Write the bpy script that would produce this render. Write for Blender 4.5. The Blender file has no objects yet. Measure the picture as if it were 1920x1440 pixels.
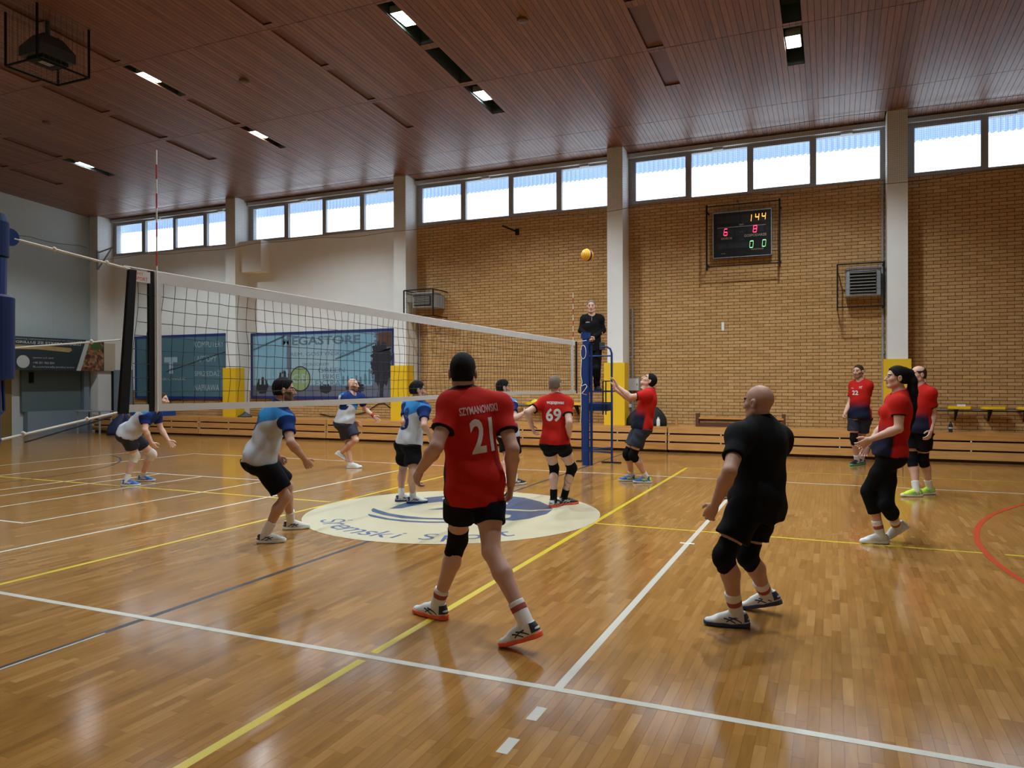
import bpy, math, random
import numpy as np
from mathutils import Vector, Matrix
random.seed(7)
RNG = np.random.default_rng(7)
S = bpy.context.scene
COL = S.collection

# ------------------------------------------------------------------ camera
F, CH, YAW, PIT, ROL, CAMX = 1384.5, 1.6024, .4097, -.0024, -.0025, 4.2946
_c, _s = math.cos(YAW), math.sin(YAW)
_r0 = np.array([_c, _s, 0.]); _f0 = np.array([-_s, _c, 0.]); _u0 = np.array([0, 0, 1.])
FW = _f0*math.cos(PIT) + _u0*math.sin(PIT); _up0 = -_f0*math.sin(PIT) + _u0*math.cos(PIT)
RT = math.cos(ROL)*_r0 + math.sin(ROL)*_up0
UP = math.cos(ROL)*_up0 - math.sin(ROL)*_r0
CAM = np.array([CAMX, 0, CH])
cd = bpy.data.cameras.new('camera'); co = bpy.data.objects.new('camera', cd); COL.objects.link(co)
cd.sensor_width = 36; cd.lens = 36*F/1920; cd.clip_start = .05; cd.clip_end = 300
co.matrix_world = Matrix(((RT[0], UP[0], -FW[0], CAM[0]), (RT[1], UP[1], -FW[1], CAM[1]), (RT[2], UP[2], -FW[2], CAM[2]), (0, 0, 0, 1)))
S.camera = co

# ------------------------------------------------------------------ world, daylight, exposure
W = bpy.data.worlds.new('world'); S.world = W; W.use_nodes = True
_bg = W.node_tree.nodes['Background']; _bg.inputs[0].default_value = (.80, .90, 1.0, 1); _bg.inputs[1].default_value = 3.0
S.cycles.sample_clamp_indirect = 6.0; S.cycles.caustics_reflective = False; S.cycles.caustics_refractive = False
S.view_settings.view_transform = 'Standard'; S.view_settings.look = 'None'
S.view_settings.exposure = 0.35; S.view_settings.gamma = 1.0; S.view_settings.use_curve_mapping = False
LAMP_POWER = 800.0       # watts of a ceiling floodlight
BAYS = [(-18.28, -12.664), (-12.283, -6.664), (-6.283, -.664), (-.283, 5.336), (5.717, 11.336)]
for _a, _b in BAYS:      # light portals in the window openings (they only guide the daylight)
    _l = bpy.data.lights.new('window_portal', 'AREA'); _l.shape = 'RECTANGLE'; _l.size = _b-_a; _l.size_y = 1.05
    _l.cycles.is_portal = True
    _o = bpy.data.objects.new('window_portal', _l); COL.objects.link(_o)
    _o.location = ((_a+_b)/2, 17.98, 6.48); _o.rotation_euler = (math.radians(-90), 0, 0)

# ------------------------------------------------------------------ pixel -> place
def ray(x, y): return FW + RT*(x-960)/F - UP*(y-720)/F
def gnd(x, y, z=0.):
    d = ray(x, y); return CAM + d*((z-CH)/d[2])
def atY(x, y, Y):
    d = ray(x, y); return CAM + d*(Y/d[1])
def atX(x, y, X):
    d = ray(x, y); return CAM + d*((X-CAMX)/d[0])
def atD(x, y, D): return CAM + ray(x, y)*D
def pr(P):
    d = np.asarray(P, float) - CAM; z = d@FW; return 960+F*(d@RT)/z, 720-F*(d@UP)/z, z
def ceil_z(Y): return 7.18 + .065*(17.75-Y)

# ------------------------------------------------------------------ mesh building
class G:
    def __init__(s): s.v = []; s.f = []; s.t = []; s.tone = 0.
    def add(s, vs, fs):
        n = len(s.v); s.v += [tuple(map(float, p)) for p in vs]; s.f += [tuple(n+i for i in f) for f in fs]; s.t += [s.tone]*len(fs); return s
    def box(s, x0, x1, y0, y1, z0, z1):
        return s.add([(x0,y0,z0),(x1,y0,z0),(x1,y1,z0),(x0,y1,z0),(x0,y0,z1),(x1,y0,z1),(x1,y1,z1),(x0,y1,z1)],
                     [(0,3,2,1),(4,5,6,7),(0,1,5,4),(1,2,6,5),(2,3,7,6),(3,0,4,7)])
    def obox(s, c, ax, ay, az):      # centre and three half-axis vectors
        c, ax, ay, az = map(np.asarray, (c, ax, ay, az)); P = []
        for k in (-1, 1):
            for i, j in ((-1,-1),(1,-1),(1,1),(-1,1)): P.append(c+ax*i+ay*j+az*k)
        return s.add(P, [(0,3,2,1),(4,5,6,7),(0,1,5,4),(1,2,6,5),(2,3,7,6),(3,0,4,7)])
    def bar(s, a, b, w, h=None, up=(0,0,1)):   # square bar from a to b
        a, b = np.asarray(a, float), np.asarray(b, float); h = h or w
        d = b-a; L = np.linalg.norm(d); d /= L; up = np.asarray(up, float)
        if abs(d@up) > .97: up = np.array([1., 0, 0])
        x = np.cross(d, up); x /= np.linalg.norm(x); y = np.cross(x, d)
        return s.obox((a+b)/2, x*w/2, y*h/2, d*L/2)
    def tube(s, path, r, n=8, cap=True, closed=False):
        P = [np.asarray(p, float) for p in path]; m = len(P); rr = r if hasattr(r, '__len__') else [r]*m
        rings = []; x = None
        for i in range(m):
            d = P[min(i+1, m-1)]-P[max(i-1, 0)]; d = d/(np.linalg.norm(d)+1e-12)
            if x is None: x = np.cross(d, (0,0,1.) if abs(d[2]) < .9 else (1.,0,0))
            x = x-d*(x@d); x /= np.linalg.norm(x)+1e-12; y = np.cross(d, x)
            rings.append([P[i]+rr[i]*(x*math.cos(2*math.pi*k/n)+y*math.sin(2*math.pi*k/n)) for k in range(n)])
        vs = [p for g in rings for p in g]
        fs = [(i*n+k, i*n+(k+1) % n, (i+1)*n+(k+1) % n, (i+1)*n+k) for i in range(m-1) for k in range(n)]
        if cap: fs += [tuple(range(n))[::-1], tuple((m-1)*n+k for k in range(n))]
        return s.add(vs, fs)
    def lathe(s, c, prof, n=16, axis=(0,0,1)):  # profile of (r, h) around an axis through c
        a = np.asarray(axis, float); a /= np.linalg.norm(a); x = np.cross(a, (0,0,1.) if abs(a[2]) < .9 else (1.,0,0)); x /= np.linalg.norm(x); y = np.cross(a, x)
        c = np.asarray(c, float); m = len(prof)
        vs = [c+a*h+r*(x*math.cos(2*math.pi*k/n)+y*math.sin(2*math.pi*k/n)) for r, h in prof for k in range(n)]
        fs = [(i*n+k, i*n+(k+1) % n, (i+1)*n+(k+1) % n, (i+1)*n+k) for i in range(m-1) for k in range(n)]
        return s.add(vs, fs+[tuple(range(n))[::-1], tuple((m-1)*n+k for k in range(n))])
    def prism(s, poly, o, ex, ey, ez, t):       # polygon (u, v) on a plane at o, extruded by t along ez
        o, ex, ey, ez = (np.asarray(q, float) for q in (o, ex, ey, ez)); n = len(poly)
        A = [o+ex*u+ey*v for u, v in poly]; B = [p+ez*t for p in A]
        return s.add(A+B, [tuple(range(n))[::-1], tuple(range(n, 2*n))]+[(i, (i+1) % n, n+(i+1) % n, n+i) for i in range(n)])
    def mesh(s, name, off=(0,0,0)):
        me = bpy.data.meshes.new(name)
        v = np.array(s.v, float).reshape(-1, 3)-np.asarray(off, float)
        me.from_pydata(v.tolist(), [], s.f)
        if any(s.t):
            a = me.attributes.new('tone', 'FLOAT', 'FACE'); a.data.foreach_set('value', np.array(s.t, np.float32))
        me.update(); return me

def tag(o, label=None, cat=None, group=None, kind=None):
    if label: o['label'] = label
    if cat: o['category'] = cat
    if group: o['group'] = group
    if kind: o['kind'] = kind
    return o
def link(name, data, parent=None, loc=None):
    o = bpy.data.objects.new(name, data); COL.objects.link(o)
    if loc is not None: o.location = loc
    if parent is not None: o.parent = parent
    return o
def wpos(o):
    p = Vector((0,0,0))
    while o is not None: p += o.location; o = o.parent
    return np.array(p)
def thing(name, loc, label, cat, group=None, kind=None):
    o = link(name, None, None, loc); o.empty_display_size = .1
    return tag(o, label, cat, group, kind)
def part(name, g, m, parent, smooth=False, **kw):     # g in world coordinates
    v = np.array(g.v); c = np.array([(v[:,0].min()+v[:,0].max())/2, (v[:,1].min()+v[:,1].max())/2, v[:,2].min()])
    me = g.mesh(name, c); me.materials.append(m)
    if smooth: me.shade_smooth()
    o = link(name, me, parent, c-(wpos(parent) if parent is not None else 0)); tag(o, **kw); return o
def single(name, g, m, label=None, cat=None, group=None, kind=None, smooth=False):
    return part(name, g, m, None, smooth, label=label, cat=cat, group=group, kind=kind)

# ------------------------------------------------------------------ lettering: all text is turned into meshes once, up front
TEXTS = {}; BOLD = ('21', '69', '22', '8', '1', 'WOJDEJEWSKI', 'SZYMANOWSKI', 'GRILLUJ ZE STREFĄ SMAKU', 'MEGASTORE')
def text_outlines(strings):
    obs = []
    for t in strings:
        c = bpy.data.curves.new('lettering', 'FONT'); c.body = t; c.size = 1.; c.resolution_u = 3; c.fill_mode = 'FRONT'
        if t in BOLD: c.offset = .028
        o = bpy.data.objects.new('lettering', c); COL.objects.link(o); obs.append((t, o, c))
    bpy.context.view_layer.update(); dg = bpy.context.evaluated_depsgraph_get()
    for t, o, c in obs:
        me = o.evaluated_get(dg).to_mesh()
        v = np.array([p.co[:2] for p in me.vertices]); f = [tuple(p.vertices) for p in me.polygons]
        o.evaluated_get(dg).to_mesh_clear()
        lo, hi = v.min(0), v.max(0); TEXTS[t] = ((v-lo)/(hi[1]-lo[1]), f)     # height 1, left bottom at the origin
    for t, o, c in obs: bpy.data.objects.remove(o); bpy.data.curves.remove(c)
WORDS = ['KOMPUTERY', 'LAPTOPY', 'SPRZEDAŻ', 'NAPRAWA', 'JANKOWIAK', 'T', 'MEGASTORE', 'ŚREM, GOSTYŃSKA 35', 'SPONSOREM', 'GREEN', 'BIKE', 'EXTRA',
         'GB', 'GRILLUJ ZE STREFĄ SMAKU', 'catering najlepszych produktów na naszym rynku', 'zamów już dziś', '+48 501 960 804', 'fb.com/strefa.smaku.srem',
         'GOŚCIE', 'GOSPODARZE', 'SET', '360', 'KARNE', 'PRZEWINIENIA', '21', '69', '22', '8', '1', 'WOJDEJEWSKI', 'SZYMANOWSKI', 'select', 'SPORT', 'MT', 'HUCK SPORT', 'STREFA']
WORDS += list('Śremski Sport'.replace(' ', ''))
text_outlines(sorted(set(WORDS)))
def put_text(g, t, o, ex, ey, h, width=None, ez=None, lift=0.):   # lower-left corner o, unit axes, letter height h, optional overall width
    v, f = TEXTS[t]; sx = h if width is None else width/v[:,0].max()
    o, ex, ey = (np.asarray(q, float) for q in (o, ex, ey))
    ez = np.cross(ex, ey) if ez is None else np.asarray(ez, float)
    return g.add([o+ex*(p[0]*sx)+ey*(p[1]*h)+ez*lift for p in v], f)

# ------------------------------------------------------------------ materials
def mat(name, col=(.8,.8,.8), rough=.5, metal=0., spec=.5, noise=0., nscale=8., bump=0., bscale=60., stretch=(1,1,1), emit=None, estr=0., coat=0.):
    m = bpy.data.materials.new(name); m.use_nodes = True; n = m.node_tree.nodes; l = m.node_tree.links; b = n['Principled BSDF']
    b.inputs['Base Color'].default_value = (*col, 1); b.inputs['Roughness'].default_value = rough; b.inputs['Metallic'].default_value = metal
    b.inputs['Specular IOR Level'].default_value = spec; b.inputs['Coat Weight'].default_value = coat; b.inputs['Coat Roughness'].default_value = .15
    if noise or bump:
        tc = n.new('ShaderNodeTexCoord'); mp = n.new('ShaderNodeMapping'); mp.inputs['Scale'].default_value = stretch; l.new(tc.outputs['Object'], mp.inputs[0])
    if noise:
        t = n.new('ShaderNodeTexNoise'); t.inputs['Scale'].default_value = nscale; t.inputs['Detail'].default_value = 5; l.new(mp.outputs[0], t.inputs[0])
        mx = n.new('ShaderNodeMix'); mx.data_type = 'RGBA'; mx.blend_type = 'MIX'
        mx.inputs[6].default_value = (*[c*(1-noise) for c in col], 1); mx.inputs[7].default_value = (*[min(1, c*(1+noise)) for c in col], 1)
        l.new(t.outputs[0], mx.inputs[0]); l.new(mx.outputs[2], b.inputs['Base Color'])
    if bump:
        t2 = n.new('ShaderNodeTexNoise'); t2.inputs['Scale'].default_value = bscale; l.new(mp.outputs[0], t2.inputs[0])
        bp = n.new('ShaderNodeBump'); bp.inputs['Strength'].default_value = bump; bp.inputs['Distance'].default_value = .01; l.new(t2.outputs[0], bp.inputs['Height']); l.new(bp.outputs[0], b.inputs['Normal'])
    if emit: b.inputs['Emission Color'].default_value = (*emit, 1); b.inputs['Emission Strength'].default_value = estr
    return m
def tone_mat(name, ramp, rough=.5, spec=.5, grain=0., gstretch=(40,2,40), gscale=1., bump=0., coat=0., rvar=0.):
    """colour picked by the per-piece 'tone' number, with grain on top"""
    m = bpy.data.materials.new(name); m.use_nodes = True; n = m.node_tree.nodes; l = m.node_tree.links; b = n['Principled BSDF']
    b.inputs['Roughness'].default_value = rough; b.inputs['Specular IOR Level'].default_value = spec; b.inputs['Coat Weight'].default_value = coat; b.inputs['Coat Roughness'].default_value = .12
    at = n.new('ShaderNodeAttribute'); at.attribute_name = 'tone'
    cr = n.new('ShaderNodeValToRGB'); e = cr.color_ramp.elements
    while len(e) < len(ramp): e.new(.5)
    for i, c in enumerate(ramp): e[i].position = i/(len(ramp)-1); e[i].color = (*c, 1)
    geo = n.new('ShaderNodeNewGeometry')
    mp = n.new('ShaderNodeMapping'); mp.inputs['Scale'].default_value = gstretch; l.new(geo.outputs['Position'], mp.inputs[0])
    cmb = n.new('ShaderNodeVectorMath'); cmb.operation = 'ADD'; l.new(mp.outputs[0], cmb.inputs[0])
    sc = n.new('ShaderNodeMath'); sc.operation = 'MULTIPLY'; sc.inputs[1].default_value = 91.7; l.new(at.outputs['Fac'], sc.inputs[0]); l.new(sc.outputs[0], cmb.inputs[1])
    t = n.new('ShaderNodeTexNoise'); t.inputs['Scale'].default_value = gscale; t.inputs['Detail'].default_value = 6; l.new(cmb.outputs[0], t.inputs[0])
    l.new(at.outputs['Fac'], cr.inputs[0])
    hs = n.new('ShaderNodeHueSaturation'); l.new(cr.outputs[0], hs.inputs['Color'])
    mr = n.new('ShaderNodeMapRange'); mr.inputs['From Min'].default_value = .25; mr.inputs['From Max'].default_value = .75; mr.inputs['To Min'].default_value = 1-grain; mr.inputs['To Max'].default_value = 1+grain
    l.new(t.outputs[0], mr.inputs[0]); l.new(mr.outputs[0], hs.inputs['Value']); l.new(hs.outputs[0], b.inputs['Base Color'])
    if rvar:
        m2 = n.new('ShaderNodeMapRange'); m2.inputs['To Min'].default_value = rough-rvar; m2.inputs['To Max'].default_value = rough+rvar
        t3 = n.new('ShaderNodeTexNoise'); t3.inputs['Scale'].default_value = 1.7; l.new(geo.outputs['Position'], t3.inputs[0]); l.new(t3.outputs[0], m2.inputs[0]); l.new(m2.outputs[0], b.inputs['Roughness'])
    if bump:
        bp = n.new('ShaderNodeBump'); bp.inputs['Strength'].default_value = bump; bp.inputs['Distance'].default_value = .004; l.new(t.outputs[0], bp.inputs['Height']); l.new(bp.outputs[0], b.inputs['Normal'])
    return m
M = {}
M['parquet'] = tone_mat('parquet', [(.265,.12,.027), (.31,.144,.034), (.355,.172,.045), (.42,.222,.072)], .145, .5, .16, (30,3,30), 1., .02, rvar=.035)
M['floorgap'] = mat('floor_gap', (.10,.035,.01), .8)
M['ceilboard'] = tone_mat('ceiling_board', [(.145,.056,.028), (.185,.075,.038), (.225,.096,.05)], .40, .5, .25, (30,2,30), 1., .02)
M['ceildark'] = mat('ceiling_gap', (.02,.008,.005), .9)
M['ceilpanel'] = mat('slot_panel', (.115,.040,.018), .5, noise=.2, nscale=4)
M['brick'] = tone_mat('yellow_brick', [(.46,.265,.10), (.515,.305,.122), (.56,.34,.145), (.48,.275,.105)], .75, .3, .10, (14,14,14), 1., .25)
M['mortar'] = mat('dark_mortar', (.10,.035,.012), .95, noise=.3, nscale=20)
M['plaster'] = mat('white_plaster', (.82,.82,.79), .8, noise=.05, nscale=2., bump=.05, bscale=40)
M['pillar'] = mat('white_painted_concrete', (.76,.77,.74), .6, noise=.06, nscale=3., bump=.05)
M['endwall'] = mat('grey_wall', (.46,.53,.53), .8, noise=.06, nscale=1.5)
M['beige'] = mat('beige_wall', (.50,.42,.32), .8)
M['frame'] = mat('grey_window_frame', (.34,.36,.38), .45)
M['lintel'] = mat('grey_lintel', (.50,.52,.52), .7)
M['pinewood'] = tone_mat('varnished_pine', [(.52,.24,.065), (.58,.285,.085), (.62,.325,.11)], .35, .5, .18, (2,30,30), 1., .02)
M['darkwood'] = mat('dark_wood', (.10,.035,.018), .5, noise=.25, nscale=6, stretch=(1,8,8))
M['yellow'] = mat('yellow_foam_pad', (.80,.50,.012), .5, noise=.04, nscale=3)
M['yellowp'] = mat('yellow_plastic', (.85,.52,.015), .4)
M['blue'] = mat('blue_paint', (.008,.032,.14), .4, spec=.3, noise=.08, nscale=4)
M['bluepad'] = mat('blue_vinyl', (.006,.020,.085), .6, spec=.2, bump=.03, bscale=20)
M['black'] = mat('black_steel', (.006,.006,.007), .6, spec=.2)
M['net'] = mat('black_net_cord', (.010,.011,.011), .8)
M['netpale'] = mat('pale_net_cord', (.30,.33,.33), .9)
M['netfine'] = mat('fine_net_cord', (.10,.10,.10), .9)
M['band'] = mat('white_net_band', (.50,.48,.45), .75, noise=.08, nscale=8, bump=.05, bscale=30)
M['rope'] = mat('white_rope', (.72,.70,.66), .8)
M['grey'] = mat('grey_metal', (.30,.32,.34), .45)
M['silver'] = mat('silver_metal', (.50,.52,.54), .35, metal=.6)
M['darkgrey'] = mat('dark_grey', (.035,.04,.042), .5)
M['slotdark'] = mat('slot_dark', (.035,.055,.052), .6)
M['white'] = mat('white_paint', (.78,.78,.75), .6)
M['lineW'] = mat('white_line_paint', (.58,.55,.47), .32, noise=.08, nscale=3)
M['lineY'] = mat('yellow_line_paint', (.62,.47,.02), .32, noise=.08, nscale=3)
M['lineR'] = mat('red_line_paint', (.50,.05,.015), .32, noise=.08, nscale=3)
M['lineB'] = mat('dark_line_paint', (.035,.035,.045), .32, noise=.1, nscale=3)
M['cream'] = mat('cream_floor_paint', (.55,.49,.33), .3, noise=.06, nscale=2.5)
M['navyp'] = mat('blue_floor_paint', (.045,.088,.18), .3, noise=.08, nscale=3)
M['navyt'] = mat('blue_lettering', (.05,.09,.20), .35)
M['red'] = mat('red_plastic', (.55,.03,.02), .4)
M['lens'] = mat('lamp_lens', (1,1,1), .4, emit=(.92,.98,1.0), estr=40.0)
M['lampref'] = mat('lamp_reflector', (.75,.76,.72), .25, metal=.7)
# ================================================================== floor
YW, YP = 17.75, 17.17
X0, X1, Y0, Y1 = -18.8, 12.0, -2.6, 17.75
g = G().box(X0-.4, X1+.4, Y0-.4, Y1+.4, -.25, -.003)
floor = single('floor', g, M['floorgap'], kind='structure')
PW, PL = .052, .37
def in_view(x, y, m=0): return -m < x < 1920+m and -m < y < 1440+m
planks = []
for i, x in enumerate(np.arange(X0, X1, PW)):
    off = random.random()*PL
    for y in np.arange(Y0-off, Y1, PL):
        planks.append((x, y))
planks = np.array(planks)
ctr = planks + np.array([PW/2, PL/2])
d = np.column_stack([ctr, np.zeros(len(ctr))]) - CAM
zz = d@FW; px = 960+F*(d@RT)/np.maximum(zz, .01); py = 720-F*(d@UP)/np.maximum(zz, .01)
vis = (zz > .5) & (px > 0) & (px < 1920) & (py < 1440) & (py > 0)
order = np.argsort(np.where(vis, zz, 1e9))[:300]; near = np.zeros(len(planks), bool); near[order] = True
keep = (zz > -6) & (np.abs(px-960) < 60000)
tones = RNG.beta(2.6, 2.8, len(planks))
NT = 14
variants = []
for k in range(NT):
    q = G(); q.tone = (k+.5)/NT
    q.box(.0004, PW-.0004, .0004, PL-.0004, -.003, 0.); me = q.mesh('plank'); me.materials.append(M['parquet']); variants.append(me)
fl = wpos(floor)
for i in np.where(near)[0]:
    link('plank', variants[min(NT-1, int(tones[i]*NT))], floor, np.array([planks[i][0], planks[i][1], 0])-fl)
rest = planks[~near]; rt = tones[~near]; n = len(rest)
g_ = .0005
base = np.array([[g_, g_, 0], [PW-g_, g_, 0], [PW-g_, PL-g_, 0], [g_, PL-g_, 0]])
V = (np.column_stack([rest, np.zeros(n)])[:, None, :]+base[None]).reshape(-1, 3)
me = bpy.data.meshes.new('parquet')
me.from_pydata((V-fl).tolist(), [], np.arange(4*n).reshape(n, 4).tolist())
a = me.attributes.new('tone', 'FLOAT', 'FACE'); a.data.foreach_set('value', rt.astype(np.float32)); me.materials.append(M['parquet'])
tag(link('parquet', me, floor, (0,0,0)), kind='stuff')

# painted court lines: thin strips of paint lying on the boards
_lz = [.0006]
def line(a, b, w, m, name='court_line'):
    _lz[0] += .00006; z = _lz[0]; a = np.array([*a, z]); b = np.array([*b, z]); d = (b-a)/np.linalg.norm(b-a); s = np.array([-d[1], d[0], 0])*w/2
    part(name, G().add([a-s, b-s, b+s, a+s], [(0,1,2,3)]), m, floor)
def arc(c, r, a0, a1, w, m, n=64, name='court_line'):
    _lz[0] += .00006; z = _lz[0]; q = G(); vs = []
    for i in range(n+1):
        t = math.radians(a0+(a1-a0)*i/n)
        for rr in (r-w/2, r+w/2): vs.append((c[0]+rr*math.cos(t), c[1]+rr*math.sin(t), z))
    q.add(vs, [(2*i, 2*i+1, 2*i+3, 2*i+2) for i in range(n)]); part(name, q, m, floor)
line((0, 1.0), (0, 16.2), .05, M['lineB'])
line((.012, 2.5), (.012, 3.3), .016, M['lineW'])
line((-1.8, 1.0), (-1.8, 14.6), .05, M['lineY'])
line((1.8, 1.0), (1.8, 3.56), .055, M['lineY']); line((1.8, 3.68), (1.8, 13.9), .055, M['lineY'])
line((1.8, 8.05), (5.62, 8.05), .045, M['lineY']); line((5.75, 8.05), (12, 8.05), .045, M['lineY'])
line((-13, 8.15), (-1.9, 8.12), .045, M['lineY'])
line((-9, 3.62), (9, 3.62), .05, M['lineW'])
line((-9, 12.50), (9, 12.50), .05, M['lineW'])
line((2.975, 3.62), (2.975, 12.5), .05, M['lineW'])
line((-2.965, 3.62), (-2.965, 12.5), .05, M['lineW'])
for a, b in ((3.24, 3.39), (2.90, 3.045), (2.56, 2.70)): line((2.98, a), (2.98, b), .055, M['lineW'])
line((2.90, 7.40), (3.04, 7.40), .04, M['white']); 
line((-4.2, 5.53), (-4.2, 9.5), .045, M['lineW']); line((-5.62, 5.0), (-5.62, 9.5), .045, M['lineW'])
line((-6.6, 5.0), (-6.6, 9.5), .045, M['lineW']); line((-7.2, 5.53), (-7.2, 9.5), .045, M['lineW'])
line((-7.2, 9.5), (-4.2, 9.5), .045, M['lineW']); line((-7.2, 5.53), (-4.2, 5.53), .045, M['lineW'])
line((-9.0, 3.62), (-9.0, 12.5), .05, M['lineW']); line((-10.6, 3.0), (-10.6, 12.5), .04, M['lineW'])
line((9.0, 3.62), (9.0, 12.5), .05, M['lineW'])
line((1.8, 13.9), (12, 13.9), .04, M['lineY'])
arc((11.85, 8.08), 6.25, 118, 242, .055, M['lineR'])
arc((-11.6, 8.08), 3.6, -70, 70, .04, M['lineB'])

# emblem painted in the middle of the floor
_lz[0] += .0004; ez = _lz[0]
g = G(); R = 1.80; g.add([(R*math.cos(2*math.pi*i/72), 8.06+R*math.sin(2*math.pi*i/72), ez) for i in range(72)], [tuple(range(72))])
emb = part('court_emblem', g, M['cream'], floor, label='large cream circle with blue wave mark and lettering painted on the floor')
def crop(pts): return [(560+x*580/1920, 860+y*180/596) for x, y in pts]
logo = [[(565,312),(620,288),(700,264),(800,243),(900,232),(1000,227),(1100,224),(1250,228),(1400,243),(1500,268),(1560,296),(1578,314),(1440,321),(1300,313),(1180,300),(1100,290),(975,268),(880,268),(780,280),(690,298),(640,310)],
        [(795,318),(900,305),(975,298),(1100,308),(1200,318),(1440,328),(1576,318),(1540,345),(1430,374),(1330,387),(1240,379),(1310,366),(1320,352),(1240,341),(1100,335),(975,318)],
        [(465,308),(490,318),(560,340),(660,356),(780,368),(940,373),(1060,376),(1060,386),(940,382),(780,378),(640,372),(520,350),(455,330),(450,318)],
        [(432,345),(470,352),(560,372),(680,385),(800,391),(950,392),(1250,390),(1250,395),(950,400),(800,400),(660,394),(540,380),(450,362),(430,352)]]
for k, P in enumerate(logo):
    q = G(); q.add([(*gnd(x, y)[:2], ez+.0003) for x, y in crop(P)], [tuple(range(len(P)))[::-1]]); part('emblem_wave', q, M['navyp'], emb)
for P in ([(890,246),(940,238),(1100,238),(1280,244),(1300,252),(1280,258),(1100,252),(940,256),(890,252)], [(1190,276),(1290,272),(1300,280),(1290,286),(1190,287)]):
    q = G(); q.add([(*gnd(x, y)[:2], ez+.0005) for x, y in crop(P)], [tuple(range(len(P)))[::-1]]); part('emblem_stripe', q, M['cream'], emb)
_ang = 221.0                                    # lettering follows the lower rim of the circle
_adv = {'Ś':8.2,'r':6.0,'e':7.4,'m':10.2,'s':6.6,'k':7.2,'i':3.6,'S':8.6,'p':7.4,'o':7.4,'t':5.2}
_hh = {'Ś':.36,'S':.29,'k':.30,'i':.28,'t':.28,'p':.30}
for ch in 'Śremski Sport':
    if ch == ' ': _ang += 6.5; continue
    v, f = TEXTS[ch]; hgt = _hh.get(ch, .215); wid = v[:,0].max()*hgt
    t = math.radians(_ang+_adv[ch]*.5); rr = 1.60
    ex = np.array([-math.sin(t), math.cos(t), 0]); ey = np.array([-math.cos(t), -math.sin(t), 0])
    o = np.array([rr*math.cos(t), 8.06+rr*math.sin(t), ez+.0003])-ex*wid/2-ey*(.085 if ch == 'p' else 0)
    q = G(); put_text(q, ch, o, ex, ey+ex*.12, hgt); part('emblem_letter', q, M['navyt'], emb)
    _ang += _adv[ch]*1.13

# ================================================================== window wall: brick bays, pillars, windows
core = G()
for i, (a, b) in enumerate(BAYS):
    core.box(a-.4, b+.4 if i < 4 else 12.4, YW+.012, YW+.35, 0, 5.93)
wall = single('wall_back', core, M['mortar'], kind='structure'); wp = wpos(wall)
BW, BH = .261, .075
bricks = []; 
def lay(xa, xb, za, zb):
    for r, z in enumerate(np.arange(za, zb-.02, BH)):
        x = xa - (BW/2 if r % 2 else 0)
        while x < xb-.01:
            a, b = max(x, xa), min(x+BW, xb)
            if b-a > .03: bricks.append((a+.005, b-.005, z+.0055, min(z+BH-.0055, zb)))
            x += BW
for i in (2, 3, 4): lay(BAYS[i][0], min(BAYS[i][1], 12.0), .45, 5.93)
for i in (0, 1): lay(BAYS[i][0], BAYS[i][1], .45, 1.36)
bricks = np.array(bricks); full = np.abs(bricks[:,1]-bricks[:,0]-(BW-.01)) < 1e-4
bc = np.column_stack([(bricks[:,0]+bricks[:,1])/2, np.full(len(bricks), YW), (bricks[:,2]+bricks[:,3])/2])
d = bc-CAM; bz = d@FW; bx = 960+F*(d@RT)/bz; by = 720-F*(d@UP)/bz
bv = (bx > 0) & (bx < 1920) & (by > 0) & (by < 800) & full
order = np.argsort(np.where(bv, bz, 1e9))[:300]; bn = np.zeros(len(bricks), bool); bn[order] = True
btone = RNG.random(len(bricks))
bvar = []
for k in range(8):
    q = G(); q.tone = (k+.5)/8; w = (BW-.01)/2; h = (BH-.011)/2
    q.add([(-w,0,-h),(w,0,-h),(w,0,h),(-w,0,h),(-w,.02,-h),(w,.02,-h),(w,.02,h),(-w,.02,h)], [(0,1,2,3),(4,0,3,7),(1,5,6,2),(3,2,6,7),(4,5,1,0)])
    me = q.mesh('brick'); me.materials.append(M['brick']); bvar.append(me)
for i in np.where(bn)[0]:
    link('brick', bvar[int(btone[i]*8)], wall, bc[i]-wp+np.array([0, random.uniform(-.0015, .0015), 0]))
q = G()
for i in np.where(~bn)[0]:
    a, b, za, zb = bricks[i]; q.tone = btone[i]; y = YW+random.uniform(-.0015, .0015)
    q.add([(a,y,za),(b,y,za),(b,y,zb),(a,y,zb),(a,y+.02,za),(b,y+.02,za),(b,y+.02,zb),(a,y+.02,zb)], [(0,1,2,3),(4,0,3,7),(1,5,6,2),(3,2,6,7),(4,5,1,0)])
part('brickwork', q, M['brick'], wall, kind='stuff')
for i in (0, 1):
    part('plaster_panel', G().box(BAYS[i][0], BAYS[i][1], YW+.001, YW+.02, 1.36, 5.93), M['plaster'], wall)
single('trim_1', G().box(-18.6, 12.2, YW-.10, YW+.35, 7.06, 7.16), M['lintel'], kind='structure')
part('upper_wall', G().box(-18.9, 12.2, YW+.0, YW+.35, 7.16, 8.6), M['plaster'], wall)
# pillars
for k in range(5):
    x = 5.336-6*k
    g = G().box(x, x+.381, YP, YW+.35, 0, ceil_z(YP)+.01)
    single('pillar', g, M['pillar'], kind='structure')
single('wall_bulkhead', G().box(-12.30, -11.45, 17.35, YW+.02, 4.97, 5.90), M['plaster'], kind='structure')

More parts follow.
